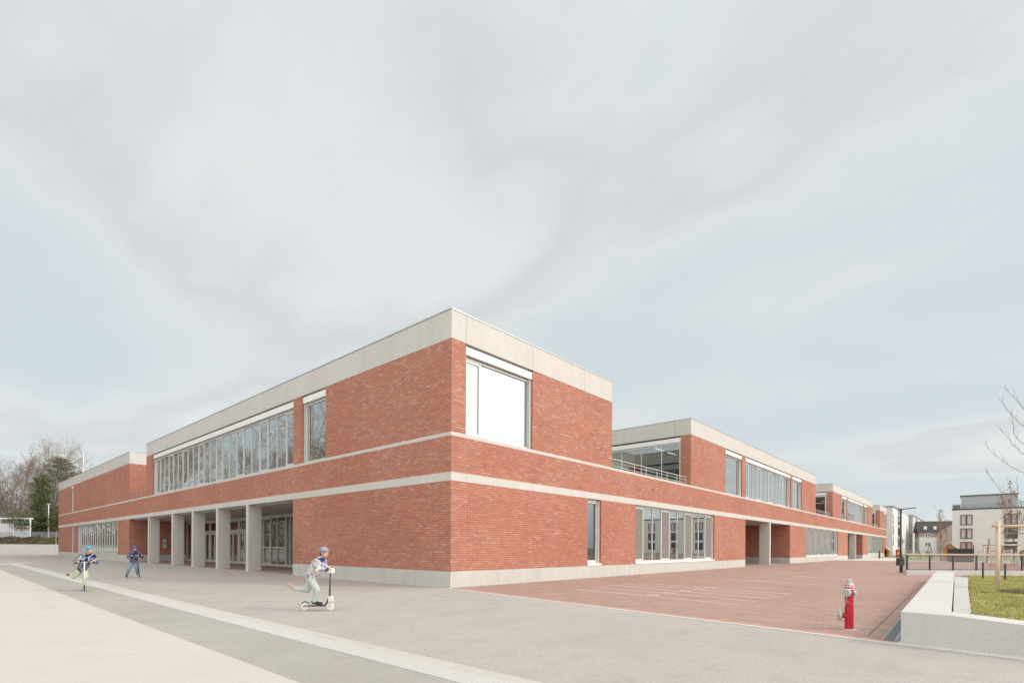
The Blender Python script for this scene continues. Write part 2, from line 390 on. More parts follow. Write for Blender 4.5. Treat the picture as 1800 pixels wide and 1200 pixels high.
# ------------------------------------------------------------------ ground (structure)
def sheet(name, pts, z, mat, rot=0):
    mb = MB(); k = len(pts)
    a = sum(pts[i][0]*pts[(i+1)%k][1]-pts[(i+1)%k][0]*pts[i][1] for i in range(k))
    if a < 0: pts = pts[::-1]
    mb.quad(*[(p[0], p[1], p[2] if len(p) > 2 else z) for p in pts])
    return tag(mb.build(name, mat), kind='structure')
sheet('ground', [(-1500,-1500),(1500,-1500),(1500,1500),(-1500,1500)], -.012, M['ground'])
sheet('school_yard', [(-60,-40),(40,-40),(60,140),(-60,190)], -.008, M['asphalt'])
# pale concrete plaza with joints, fine asphalt lane, stone drain strip
sheet('concrete_plaza', [(-60,-40),(-9.27,-40),(-9.27,-8),(-9.2,4),(-8.9,28),(-8.75,40),(-60,40)], 0, M['slab'])
mb = MB()
for y in [-7.74,-5.3,-3.05,-.7,1.7,4.1,6.5,9,12,15,18,22,26,30]:
    mb.box((-30,y-.006,-.002), (-9.3+(.1 if y > 3 else 0),y+.006,.0025))
for x in (-12.6,-16,-20): mb.box((x-.006,-20,-.002), (x+.006,30,.0022))
tag(mb.build('slab_joint', mat_plain('sanded_joint', (.50,.43,.37), .9)), kind='structure')
sheet('asphalt_lane', [(-9.27,-40),(-8.42,-40),(-8.18,-9),(-8.15,-3),(-7.85,18),(-7.55,40),(-8.75,40),(-8.9,28),(-9.2,4),(-9.27,-8)], -.003, M['asphalt2'])
mb = MB()
def stripseg(x0, x1, y0, y1, k):   # stones laid end to end
    n = max(1, int((y1-y0)/k)); 
    for i in range(n):
        a = y0+(y1-y0)*i/n+.002; b = y0+(y1-y0)*(i+1)/n-.002
        f = lambda y: -8.154+(y+3)*.0123 if y > -3 else -8.19+(y+12)*.004
        xa, xb = f(a), f(b)
        mb.prism([(xa+x0,a),(xa+x1,a),(xb+x1,b),(xb+x0,b)], -.02, .004)
stripseg(0, .36, -40, -3, 1.0); stripseg(0, .36, -3, 40, 1.0)
st = tag(mb.build('drain_strip', M['strip']), kind='structure')
mb = MB()
for i in range(9):
    x = .03+.037*i
    for (a, b) in ((-40,-3),(-3,40)):
        f = lambda y: -8.154+(y+3)*.0123 if y > -3 else -8.19+(y+12)*.004
        mb.prism([(f(a)+x,a),(f(a)+x+.012,a),(f(b-.001)+x+.012,b),(f(b-.001)+x,b)], 0, .0045)
tag(mb.build('drain_groove', mat_plain('groove_grey', (.40,.385,.36), .9)), kind='structure')
mb = MB(); stripseg(.365, .56, -40, -3, 1.0); stripseg(.365, .56, -3, 40, 1.0)
tag(mb.build('kerb_strip', M['strip2']), kind='structure')
mb = MB().prism([(-8.21,37.04),(-6.25,41.23),(-5.95,43.4),(-7.95,39.6)], -.02, .003)
mb.prism([(-14,28.6),(-8.3,37.1),(-8.1,39.2),(-14.6,30.0)], -.02, .003)
tag(mb.build('cross_strip', M['strip']), kind='structure')
# brick paving right of the kerb line
def kx(y, off=0): return -.11+ (y+.0)*.1795+off
sheet('brick_paving', [(kx(-40),-40),(70,-40),(66,-.01),(kx(-.01),-.01)], .0, M['paving'])
mb = MB()
y = -.1
while y > -39:
    a, b = y, y-.985
    e = 0
    mb.prism([(kx(a,-.11),a),(kx(a,e),a),(kx(b,e),b),(kx(b,-.11),b)], -.05, .006); y -= .99
y = -12.37
while y > -19.9:
    a, b = y, max(-20, y-.985); mb.prism([(kx(a,.004),a),(kx(a,.30),a),(kx(b,.30),b),(kx(b,.004),b)], -.05, .0055); y -= .99
tag(mb.build('kerb', M['strip']), kind='structure')
mb = MB()      # soldier course beside the kerb
y = -.15
while y > -12.3:
    a, b = y, y-.078
    mb.prism([(kx(a,.012),a),(kx(a,.235),a-.06),(kx(b,.235),b-.06),(kx(b,.012),b)], -.05, .0045); y -= .086
tag(mb.build('edging_bricks', mat_noisecol('edging_brick', [(.3, (.40,.22,.175)), (.7, (.52,.31,.25))], 5, .85)), kind='structure')
mb = MB().prism([(-1.88,-11.94),(60,-10.5),(60,-10.515),(-1.88,-11.957)], -.01, .0035)
tag(mb.build('paving_joint', M['groove']), kind='structure')
mb = MB()
yy = -.05
while yy < 76: mb.box((-.11,yy,-.03), (-.004,yy+.99,.006)); yy += .995
tag(mb.build('wall_base_kerb', M['strip2']), kind='structure')
mb = MB()
mb.prism([(-7.5,10.5),(-.3,8.2),(-.3,8.19),(-7.5,10.488)], -.01, -.0055)
mb.prism([(-7.5,1.2),(-.9,-4.6),(-.906,-4.606),(-7.506,1.194)], -.01, -.0055)
mb.prism([(-7.4,24),(-.3,24),(-.3,23.988),(-7.4,23.988)], -.01, -.0055)
tag(mb.build('asphalt_seam', mat_plain('seam_grey', (.29,.27,.25), .9)), kind='structure')
lines = [((2.61,-3.34),(1.45,-8.92)), ((3.91,-3.03),(2.42+.2,-8.95)), ((5.1,-3.0),(3.44+.3,-8.94)), ((6.2,-3.0),(4.39+.4,-8.96)), ((7.12,-3.11),(5.3+.35,-8.98)), ((12.03,-4.49),(11.0,-9.01)), ((17.79,-4.36),(16.6,-8.88)), ((27.18,-4.48),(26.25,-9)), ((22.3,-4.4),(21.3,-8.9)), ((36,-4.5),(35,-9))]
mb = MB()
for (a, b) in lines: mb.prism([(a[0]-.03,a[1]),(a[0]+.03,a[1]),(b[0]+.03,b[1]),(b[0]-.03,b[1])], -.01, .0045)
for (x, y) in ((2.22,-6.15),(3.33,-6.17),(4.37,-6.21),(5.35,-6.27),(6.4,-6.23),(11.62,-6.36),(17.1,-6.5)):
    mb.box((x+.05,y-.16,-.01), (x+.30,y-.10,.005)); mb.box((x+.05,y+.10,-.01), (x+.30,y+.16,.005)); mb.box((x+.15,y-.10,-.01), (x+.22,y+.10,.0048))
tag(mb.build('painted_line', M['paint']), kind='structure')
# steel grating along the bench wall
mb = MB()
for i in range(26):
    x = -2.22+i*.25
    mb.prism([(x+.01,-12.36+.024*x+.06),(x+.24,-12.36+.024*x+.065),(x+.24,-12.10+.024*x),(x+.01,-12.10+.024*x)], -.02, .004, 0)
    for k in range(5): mb.box((x+.03+k*.045,-12.25+.024*x,.0), (x+.045+k*.045,-12.12+.024*x,.0056), 1)
tag(mb.build('drain_grating', [M['grate'], M['dark_metal']]), kind='structure')
# far ground: path, lawn, rubber surface
sheet('path', [(83.47,9.01),(95.24,-4.23),(70.25,-6.22),(76.28,-22.04),(69.73,-22.20),(65.99,-6.70),(62.42,4.10)], .004, M['strip'])
sheet('lawn', [(119.40,19.76),(164.35,-30.83),(76.28,-22.04),(70.25,-6.22),(95.24,-4.23),(82.23,10.41)], .002, M['farlawn'])
sheet('rubber_surface', [(39.47,-13.73),(61.05,-13.93),(69.80,-23.79),(42.60,-20.27)], .003, M['rubber'])

# ------------------------------------------------------------------ school building
B = empty('school_building', (0,0,0), 'long two-storey red brick school with pale concrete bands, entrance loggia and recessed roof terraces', 'school')
ZP, ZB0, ZB1, ZS0, ZS1, ZF, ZT = .549, 3.62, 3.907, 5.135, 5.254, 8.40, 9.40
TH = .36
def seg(mb, ax, pos, u0, u1, z0, z1, n0=0, n1=TH, m=0):
    """box on a wall: ax 'x' = plane x=pos running along y (inward +x); ax 'y' = plane y=pos along x (inward +y)"""
    if ax == 'x': mb.box((pos+n0,u0,z0), (pos+n1,u1,z1), m)
    else: mb.box((u0,pos+n0,z0), (u1,pos+n1,z1), m)
def wallrun(mb, ax, pos, u0, u1, z0, z1, openings, cs=(0,0)):
    """solid wall with full-height openings; cs trims corners so walls butt"""
    cur = u0+cs[0]
    for a, b in sorted(openings):
        if a > cur: seg(mb, ax, pos, cur, a, z0, z1)
        cur = b
    if cur < u1-cs[1]: seg(mb, ax, pos, cur, u1-cs[1], z0, z1)

MOD = 1.05
def window(ax, pos, u0, u1, z0, z1, n, blind=True, casement=(), depth=.18, screens=False, sill=False, low=False, door=None, curtain=0, glass='glass', mm=None):
    """window with outer frame, mullions, casement sashes, side guides, blind box and panes"""
    f = MB(); d = depth; fr = .05
    top = z1-.40 if blind else z1-.03
    for ua, ub in ((u0, u0+.10), (u1-.10, u1)): seg(f, ax, pos, ua, ub, z0, z1-.05, .09, d+.02)   # side guides
    a0, a1 = u0+.10, u1-.10; b0 = z0+(.10 if sill else .015)
    seg(f, ax, pos, a0, a1, b0, b0+.07, d-.02, d+.08); seg(f, ax, pos, a0, a1, top-.07, top, d-.02, d+.08)
    if blind: seg(f, ax, pos, a0, a1, top, z1-.06, d+.03, d+.10)
    else: seg(f, ax, pos, a0, a1, top, z1-.001, d+.0, d+.10)
    cuts = mm if mm else [a0+(a1-a0)*i/n for i in range(n+1)]
    for i, u in enumerate(cuts):
        w = .02
        ua, ub = max(a0, u-w), min(a1, u+w)
        seg(f, ax, pos, ua, ub, b0+.07, top-.07, d-.005, d+.079)
    for i in casement:
        c0, c1 = cuts[i]+.02, cuts[i+1]-.02; s = .06
        seg(f, ax, pos, c0, c0+s, b0+.07, top-.07, d-.0, d+.04); seg(f, ax, pos, c1-s, c1, b0+.07, top-.07, d-.0, d+.04)
        seg(f, ax, pos, c0+s, c1-s, b0+.07, b0+.15, d-.0, d+.04); seg(f, ax, pos, c0+s, c1-s, top-.15, top-.07, d-.0, d+.04)
    if low is not False:
        seg(f, ax, pos, a0, a1, low, low+.05, d-.012, d+.078)
    fo = f.build('window', M['alu'], B)
    g = MB(); seg(g, ax, pos, a0+.01, a1-.01, b0+.06, top-.06, d+.035, d+.045); g.build('pane', M[glass], fo)
    if blind:
        b = MB(); seg(b, ax, pos, u0+.004, u1-.004, z1-.36, z1-.09, .03, .15); b.build('blind_box', M['white'], fo)
    if sill:
        b = MB(); seg(b, ax, pos, u0+.003, u1-.003, z0+.003, z0+.10, -.03, d-.05); b.build('sill', M['white'], fo)
    if screens:
        for i in casement:
            s = MB(); seg(s, ax, pos, cuts[i]+.08, cuts[i+1]-.08, b0+.15, top-.15, d-.01, d+.0); s.build('insect_screen', M['mesh_panel'], fo)
    if curtain:
        c = MB(); uu = a0 if curtain < 0 else a1-abs(curtain)
        k = max(6, int(abs(curtain)/.09))
        for i in range(k):
            v = uu+abs(curtain)*i/k; off = .40+.05*(i % 2)
            seg(c, ax, pos, v, v+abs(curtain)/k, z0+.1, top, off, off+.03)
        c.build('curtain', M['curtain'], fo)
    return fo

cas = lambda n: [i for i in range(n) if i % 3 == 0]
brick = lambda mb: split_build(mb, 'brick_wall', M['brick'], B)
# --- long wall on the paved side (plane y=0), ground storey
G_OPEN = [(8.26,9.41),(12.73,23.57),(29.85,42.48),(48.76,65.3),(71.8,84.11),(89.11,107.18)]
mb = MB(); wallrun(mb, 'y', 0, 0, 112.2, ZP, ZB0, G_OPEN)
wallrun(mb, 'y', 0, 0, 112.2, ZB1, ZS0, []); brick(mb)
mb = MB()
L_OPEN = [(11.27,41.14),(44.97,63.66),(66.03,67.44)]
wallrun(mb, 'x', 0, TH, 76.04, ZP, ZB0, L_OPEN); wallrun(mb, 'x', 0, TH, 76.04, ZB1, ZS0, []); brick(mb)
# plinth: proud by 3 mm, in cast lengths
def lengths(mb, ax, pos, u0, u1, z0, z1, step, n0=-.003, n1=TH, gap=.006, first=None):
    u = u0; 
    while u < u1-.01:
        v = min(u1, u+(first if (first and u == u0) else step))
        if u1-v < .6: v = u1
        seg(mb, ax, pos, u+(gap if u > u0 else 0), v, z0, z1, n0, n1)
        if v < u1: seg(mb, ax, pos, v, v+gap, z0, z1, n0+.02, n1)
        u = v
mb = MB()
cur = 0
for a, b in [(29.85,42.48),(71.8,84.11),(112.2,0)]:
    lengths(mb, 'y', 0, cur, a, -.03, ZP-.002, 3.63, first=.67 if cur == 0 else None); cur = b
for a, b in ((TH,11.27),(41.14,66.03),(67.44,76.04)): lengths(mb, 'x', 0, a, b, -.03, ZP-.002, 4.9)
split_build(mb, 'plinth', M['plinth'], B)
# lower band, thin sill band, both proud
mb = MB(); lengths(mb, 'y', 0, -.003, 112.2, ZB0, ZB1, 3.63, first=.67); lengths(mb, 'x', 0, TH, 76.04, ZB0, ZB1, 5.24)
mb.build('concrete_band', M['concrete'], B)
mb = MB(); lengths(mb, 'y', 0, -.006, 112.2, ZS0, ZS1, 3.63, n0=-.006, first=.67); lengths(mb, 'x', 0, TH, 76.04, ZS0, ZS1, 5.24, n0=-.006)
mb.build('sill_band', M['concrete'], B)

for (x, z0, z1) in ((.67,ZP,ZB0),(.67,ZB1,ZS0),(12.0,ZB1,ZS0),(24.6,ZP,ZB0),(25.2,ZB1,ZS0),(47.5,ZB1,ZS0),(70.2,ZB1,ZS0)):
    MB().box((x-.014,-.002,z0+.002), (x+.014,.01,z1-.002)).build('movement_joint', M['jointpink'], B)
for (y, z0, z1) in ((11.3,ZB1,ZS0),(36.1,ZB1,ZS0),(44.0,ZP,ZB0)):
    MB().box((-.002,y-.02,z0+.002), (.01,y+.02,z1-.002)).build('movement_joint', M['jointpink'], B)
# --- upper storey blocks
def fascia(x0, y0, x1, y1, faces, joints=None):
    """concrete fascia ring with joints and a thin metal coping; faces: list of (axis, pos, u0, u1, inward sign)"""
    mb = MB(); cp = MB()
    for (ax, pos, u0, u1, sgn, first, step) in faces:
        n0, n1 = (-.004, TH) if sgn > 0 else (-TH, .004)
        u = u0
        while u < u1-.01:
            v = min(u1, u+(first if u == u0 else step))
            if u1-v < .8: v = u1
            seg(mb, ax, pos, u+(.012 if u > u0 else 0), v, ZF, ZT-.035, n0, n1)
            if v < u1: seg(mb, ax, pos, v, v+.012, ZF, ZT-.035, n0+.02*sgn if sgn > 0 else n0, n1 if sgn > 0 else n1-.02)
            u = v
    split_build(mb, 'fascia', M['concrete'], B)
    mb = MB(); z0, z1 = ZT-.034, ZT+.01; e = .02
    mb.box((x0-e,y0-e,z0), (x1+e,y0+TH,z1)); mb.box((x0-e,y0+TH,z0), (x0+TH,y1-TH,z1)); mb.box((x1-TH,y0+TH,z0), (x1+e,y1-TH,z1)); mb.box((x0-e,y1-TH,z0), (x1+e,y1+e,z1))
    split_build(mb, 'coping', M['galv'], B)
    mb = MB().box((x0+TH,y0+TH,ZT-.5), (x1-TH,y1-TH,ZT-.3)); mb.build('roof', M['soffit'], B)
    mb = MB().box((x0+TH,y0+TH,ZF-.02), (x1-TH,y1-TH,ZF+.15)); mb.build('ceiling', M['interior'], B)

# corner block 0..10.34 x 0..36
mb = MB(); wallrun(mb, 'y', 0, 0, 10.34, ZS1, ZF, [(.67,4.3)]); brick(mb)
mb = MB(); wallrun(mb, 'x', 0, TH, 36.0, ZS1, ZF, [(8.26,10.4),(11.27,34.22)]); brick(mb)
mb = MB(); mb.box((10.34-TH,TH,ZS1), (10.34,.9,ZF)); mb.box((10.34-TH,8.6,ZS1), (10.34,9,ZF)); mb.box((10.34-TH,9,ZS1), (10.34,36,ZF)); mb.box((TH,36-TH,ZS1), (10.34-TH,36,ZF)); brick(mb)
fascia(0, 0, 10.34, 36, [('y',0,-.004,10.34,1,.67,3.63), ('x',0,TH,36.0,1,4.88,5.1), ('x',10.34,TH,36,-1,4,4.5), ('y',36,TH,10.34-TH,-1,5,5)])
window('x', 10.34-.42, .9, 8.6, ZS1, ZF-.02, 5)
# far left block
mb = MB(); wallrun(mb, 'x', 0, 41.14+TH, 76.04, ZS1, ZF, [(66.03,67.44)]); brick(mb)
mb = MB(); mb.box((0,41.14,ZS1), (14,41.14+TH,ZF)); mb.box((14-TH,41.14+TH,0), (14,76.04-TH,ZF)); mb.box((TH,76.04-TH,0), (14,76.04,ZF)); brick(mb)
fascia(0, 41.14, 14, 76.04, [('y',41.14,-.004,14,1,4.5,4.5), ('x',0,41.14+TH,76.04,1,9,9), ('x',14,41.14+TH,76.04,-1,6,6), ('y',76.04,TH,14-TH,-1,5,5)])
# three blocks along the paved side, each behind its own terrace
for (x0, x1, wins) in ((19.63,52.85,[(25.59,29.08,1),(29.88,42.70,12),(43.35,46.80,1)]), (61.81,93.96,[(67.66,71.1,1),(72.05,84.6,12),(85.3,88.7,1)]), (102.8,112.2,[(108.45,111.5,1)])):
    mb = MB(); wallrun(mb, 'y', 0, x0, x1, ZS1, ZF, [(a, b) for a, b, n in wins]); brick(mb)
    mb = MB(); mb.box((x0,TH,ZS1), (x0+TH,.66,ZF)); mb.box((x0,9,ZS1), (x0+TH,16,ZF)); mb.box((x1-TH,TH,ZS1), (x1,16,ZF)); brick(mb)
    fascia(x0, 0, x1, 16, [('y',0,x0-.004,x1,1,5.96,4.6), ('x',x0,TH,16,1,.66,4.2), ('x',x1,TH,16,-1,4,4.5), ('y',16,x0+TH,x1-TH,-1,5,5)])
    for a, b, n in wins:
        window('y', 0, a, b, ZS1, ZF, n, casement=cas(n) if n > 1 else (), curtain=(.5 if n == 1 else 0))
    if x0 == 19.63: window('x', x0, .66, 9, ZS1+.0, ZF-.02, 6, mm=[.76,1.97,3.40,4.86,6.3,7.6,8.9], depth=.10)
    else: window('x', x0, .66, 9, ZS1, ZF-.02, 4, depth=.10, low=7.0, mm=[.76,2.6,4.6,6.6,8.9], casement=(0,))
    # the wing closing the terrace at the back
    y9 = 9.0; xa = {19.63:10.34, 61.81:52.85, 102.8:93.96}[x0]
    mb = MB().box((xa,y9,ZS1), (xa+1.0,y9+TH,ZF)).box((x0-1.0,y9,ZS1), (x0,y9+TH,ZF)).box((xa,16-TH,ZS1), (x0,16,ZF)); brick(mb)
    mb = MB().box((xa,y9-.004,ZF), (x0,y9+TH,ZT-.035)).box((xa,16-TH,ZF), (x0,16,ZT-.035)); split_build(mb, 'fascia', M['concrete'], B)
    mb = MB().box((xa+.02,y9-.02,ZT-.034), (x0-.02,16,ZT+.008)); split_build(mb, 'coping', M['galv'], B)
    window('y', y9, xa+1.0, x0-1.0, ZS1, ZF-.02, 5)
    # terrace floor and railing
    r = MB()
    k = 7
    for i in range(k+1):
        u = xa+.12+(x0-xa-.24)*i/k
        r.tube([(u,.26,ZS1-.01),(u,.26,ZS1+.50)], .018, 6)
    for z in (.14,.34,.50): r.tube([(xa+.02,.24,ZS1+z),(x0-.02,.24,ZS1+z)], .02 if z > .4 else .013, 6)
    r.build('terrace_railing', M['alu'], B)
r = MB()
for i in range(5):
    u = 36.12+4.9*i/4; r.tube([(.26,u,ZS1-.01),(.26,u,ZS1+.62)], .018, 6)
for z in (.3,.62): r.tube([(.24,36.02,ZS1+z),(.24,41.12,ZS1+z)], .016, 6)
r.build('terrace_railing', M['galv'], B)
# inner faces behind the terraces, floors and slabs
mb = MB()
mb.box((TH+.01,TH+.01,ZB0+.12), (10.34+1.66,76.04-TH-.01,ZS0-.4)); mb.box((12.01,TH+.01,ZB0+.12), (112.2-TH-.01,16-TH,ZS0-.4)); split_build(mb, 'floor_slab', M['interior'], B)
mb = MB()
mb.box((14-TH,16-TH,0), (112.2,16,ZS1)); mb.box((112.2-TH,TH,0), (112.2,16-TH,ZS1)); brick(mb)
mb = MB()     # upper floor finish and interior partitions
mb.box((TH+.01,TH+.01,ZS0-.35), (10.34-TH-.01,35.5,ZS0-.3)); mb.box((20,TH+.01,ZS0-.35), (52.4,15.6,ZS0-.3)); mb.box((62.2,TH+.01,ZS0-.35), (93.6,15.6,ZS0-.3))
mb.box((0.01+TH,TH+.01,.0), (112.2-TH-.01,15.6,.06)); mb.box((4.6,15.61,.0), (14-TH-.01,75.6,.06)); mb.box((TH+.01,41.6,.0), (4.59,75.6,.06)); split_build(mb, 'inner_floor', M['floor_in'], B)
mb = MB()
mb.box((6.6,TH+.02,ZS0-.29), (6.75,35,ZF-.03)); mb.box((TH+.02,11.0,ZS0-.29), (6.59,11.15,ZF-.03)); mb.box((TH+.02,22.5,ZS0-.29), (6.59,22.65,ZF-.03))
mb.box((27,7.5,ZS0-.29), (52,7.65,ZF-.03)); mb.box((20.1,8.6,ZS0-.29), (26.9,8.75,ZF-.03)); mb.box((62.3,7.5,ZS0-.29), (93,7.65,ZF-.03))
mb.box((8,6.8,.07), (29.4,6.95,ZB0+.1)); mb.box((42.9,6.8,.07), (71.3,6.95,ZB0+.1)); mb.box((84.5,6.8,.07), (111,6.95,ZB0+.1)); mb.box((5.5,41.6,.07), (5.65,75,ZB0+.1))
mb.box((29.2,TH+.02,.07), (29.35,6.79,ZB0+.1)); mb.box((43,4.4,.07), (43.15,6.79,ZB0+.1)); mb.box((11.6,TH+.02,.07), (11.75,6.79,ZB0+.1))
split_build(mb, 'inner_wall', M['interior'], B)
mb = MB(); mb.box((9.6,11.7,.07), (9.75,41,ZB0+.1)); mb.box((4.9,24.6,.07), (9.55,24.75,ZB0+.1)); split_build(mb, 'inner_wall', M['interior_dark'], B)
# ground windows
window('y', 0, 8.26, 9.41, ZP+.003, ZB0, 1, blind=False, casement=(0,), sill=True, glass='glass_dark')
window('y', 0, 12.73, 23.57, ZP+.003, ZB0, 10, blind=False, casement=cas(10), screens=True, sill=True)
window('y', 0, 48.76, 65.3, ZP+.003, ZB0, 16, blind=False, casement=cas(16), screens=True, sill=True)
window('y', 0, 89.11, 107.18, ZP+.003, ZB0, 16, blind=False, casement=cas(16), screens=True, sill=True)
window('x', 0, 44.97, 63.66, ZP+.003, ZB0, 18, blind=False, casement=(0,), low=1.3)
window('x', 0, 66.03, 67.44, .0, ZB0, 1, blind=False)
# upper windows
window('y', 0, .67, 4.3, ZS1, ZF, 2, mm=[.77,1.55,4.2], casement=(0,), curtain=.45)
window('x', 0, 8.26, 10.4, ZS1, ZF, 1, curtain=.5)
window('x', 0, 11.27, 34.22, ZS1, ZF, 22, casement=[i for i in range(22) if i % 3 == 0])
window('x', 0, 66.03, 67.44, ZS1, ZF, 1)
# loggia on the long left wall: soffit, back glazing, doors, end walls, fins, floor
XB = 4.4
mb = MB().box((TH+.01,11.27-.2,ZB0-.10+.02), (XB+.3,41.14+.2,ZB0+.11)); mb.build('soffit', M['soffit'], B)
mb = MB()
mb.box((TH,11.27-TH,ZP), (XB-.02,11.27,ZB0-.09)); mb.box((0.001,41.14-.002,ZP), (XB-.02,41.14+TH-.01,ZB0-.09)); brick(mb)
mb = MB(); mb.box((TH,11.27-TH+.002,-.02), (XB-.02,11.273,ZP-.002)); mb.box((0,41.134,-.02), (XB-.02,41.14+TH-.01,ZP-.002)); split_build(mb, 'plinth', M['plinth'], B)
sheetpts = [(.06,11.274),(XB+.1,11.274),(XB+.1,41.13),(.06,41.13)]
fl = MB().prism(sheetpts, -.02, .004); fl.build('loggia_floor', M['paving'], B)
for (y0, y1) in ((16.44,16.76),(20.85,21.17),(25.15,25.47),(29.35,29.66),(35.20,35.52)):
    mb = MB().box((0,y0,-.02), (.71,y1,ZB0-.082 if False else ZB0-.001)); mb.build('column', M['concrete'], B, bevel=.008)
def backglaz(y0, y1, cuts, low=None, cas_=()):
    f = MB(); x = XB; top = ZB0-.28
    f.box((x,y0,.0), (x+.1,y1,.16)); f.box((x,y0,top), (x+.1,y1,ZB0-.09))
    for u in cuts: f.box((x-.02,u-.035,.16), (x+.098,u+.035,top))
    if low: f.box((x-.01,y0,low), (x+.097,y1,low+.08))
    for i in cas_:
        a, b = cuts[i]+.036, cuts[i+1]-.036
        f.box((x-.03,a,.16), (x+.05,a+.09,top)); f.box((x-.03,b-.09,.16), (x+.05,b,top)); f.box((x-.03,a+.09,.16), (x+.05,b-.09,.27)); f.box((x-.03,a+.09,top-.11), (x+.05,b-.09,top))
    fo = f.build('window', M['alu'], B)
    MB().box((x+.04,y0+.01,.1), (x+.05,y1-.01,top+.05)).build('pane', M['glass_dark'], fo)
backglaz(11.30, 21.4, [11.35,12.5,13.6,14.7,15.25,16.4,17.5,18.6,19.7,20.8,21.36], cas_=(3,))
backglaz(21.4, 27.2, [21.44,22.7,23.7,24.9,26.0,27.16], low=1.25, cas_=(2,))
backglaz(31.6, 33.3, [31.64,33.26], cas_=())
backglaz(37.6, 41.1, [37.64,38.8,40.0,41.06], cas_=())
def door(y0, y1, two=True):
    f = MB(); x = XB; h = 2.45; top = ZB0-.09
    f.box((x,y0,.0), (x+.12,y0+.14,top)); f.box((x,y1-.14,.0), (x+.12,y1,top)); f.box((x,y0+.14,h), (x+.12,y1-.14,h+.2)); f.box((x,y0+.14,top-.25), (x+.12,y1-.14,top))
    fo = f.build('door_surround', M['alu'], B)
    MB().box((x+.05,y0+.14,h+.2), (x+.06,y1-.14,top-.25)).build('transom_pane', M['glass_dark'], fo)
    n = 2 if two else 1; w = (y1-y0-.28)/n
    for i in range(n):
        a = y0+.14+w*i+.005; b = a+w-.01
        d = MB().box((x+.02,a,.02), (x+.09,a+.12,h-.01)).box((x+.02,b-.12,.02), (x+.09,b,h-.01)).box((x+.02,a+.12,.02), (x+.09,b-.12,.22)).box((x+.02,a+.12,h-.15), (x+.09,b-.12,h-.01))
        do = d.build('door', M['alu'], B)
        MB().box((x+.05,a+.12,.22), (x+.06,b-.12,h-.15)).build('pane', M['glass_dark'], do)
        hy = b-.07 if i == 0 else a+.07
        MB().tube([(x-.05,hy,.85),(x-.05,hy,1.35)], .015, 8).box((x-.05,hy-.01,.9), (x+.03,hy+.01,.92)).box((x-.05,hy-.01,1.28), (x+.03,hy+.01,1.30)).build('handle', M['galv'], do)
door(27.2, 29.3); door(29.3, 31.6); door(33.3, 35.4); door(35.4, 37.6)
mb = MB().box((2.5,41.10,1.15), (2.78,41.134,1.95)); it = mb.build('intercom_panel', M['alu'], B)
MB().box((2.57,41.085,1.55), (2.70,41.10,1.68)).build('button_field', M['dark_metal'], it)
mb = MB()
for y in (13.3,17.9,22.3,26.6,31.5): mb.lathe((2.4,y,ZB0-.10), [(.13,0),(.13,.03)], (0,0,1), 16)
split_build(mb, 'ceiling_lamp', M['dark_metal'], B)
# covered gaps on the paved side
for (a, b, c) in ((29.85,42.48,36.05),(71.8,84.11,78.0)):
    mb = MB(); mb.box((a-TH,TH,ZP), (a,4.2,ZB0)); mb.box((b,TH,ZP), (b+TH,4.2,ZB0)); mb.box((a-TH,4.2,ZP), (b+TH,4.2+TH,ZB0)); brick(mb)
    mb = MB(); mb.box((a-TH,TH,-.02), (a+.003,4.197,ZP-.002)); mb.box((b-.003,TH,-.02), (b+TH,4.197,ZP-.002)); mb.box((a-TH,4.197,-.02), (b+TH,4.2+TH,ZP-.002)); split_build(mb, 'plinth', M['plinth'], B)
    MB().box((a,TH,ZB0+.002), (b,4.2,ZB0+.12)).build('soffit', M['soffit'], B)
    MB().box((c,0,-.02), (c+.33,.83,ZB0-.001)).build('column', M['concrete'], B, bevel=.008)
    MB().prism([(a+.004,.0),(b-.004,.0),(b-.004,4.19),(a+.004,4.19)], -.02, .004).build('passage_floor', M['paving'], B)
# lamps inside the rooms
mb = MB()
for y in (12.5,14.5,16.5,18.5,20.5,23,25): 
    for x in (5.6,7.2): mb.box((x,y,ZB0-.06), (x+.1,y+1.1,ZB0-.03))
for y in (12,14.2,16.4,18.6): mb.box((2.2,y,ZF-.12), (2.3,y+1.2,ZF-.09)); mb.box((4.6,y,ZF-.12), (4.7,y+1.2,ZF-.09))
for x in (9.5,14,17,20,23,50,54,58,62): mb.box((x,3,ZB0-.06), (x+1.2,3.1,ZB0-.03))
for x in (22,24,32,36,40,74,79): mb.box((x,3.5,ZF-.12), (x+1.3,3.6,ZF-.09))
split_build(mb, 'tube_light', M['light'], B)
MB().obox((14.6,-.02,4.55), (.05,0,0), (0,.04,0), (0,0,.02)).obox((14.7,-.035,4.56), (.06,0,.02), (0,.01,0), (0,0,.01)).build('wall_sensor', M['dark_metal'], B)

# ------------------------------------------------------------------ bench wall, lawn bed, retaining wall with railing
mb = MB()
A1, B1, C1, D1 = (-2.25,-12.40), (17.34,-11.92), (16.5,-12.51), (-1.72,-12.95)
bp = [A1, (17.34,-11.92), C1, D1, (-1.86,-13.8), (-2.00,-14.6), (-2.9,-20), (-3.48,-20), (-2.375,-13.69)]
bh = [.457,.457,.457,.457,.405,.40,.40,.40,.405]
k = len(bp); mb.v = [(x, y, -.05) for x, y in bp]+[(x, y, z) for (x, y), z in zip(bp, bh)]
mb.v.append((-2.304,-12.965,.457)); mb.v.append((-2.304,-12.965,-.05))
fs = [(9,9+1,9+2,9+3,18),(18,12,13,17),(13,14,17),(14,15,16,17)]
fs += [(i, (i+1)%k, k+(i+1)%k, k+i) for i in range(k-1)] + [(8,19,18,17),(19,0,9,18)]
mb.f = fs; mb.mi = [0]*len(fs)
o = tag(mb.build('bench_wall', M['bench'], origin=(-2,-12.9,0), bevel=.008), 'broad white precast concrete bench wall wrapping the corner of the raised lawn', 'bench wall')
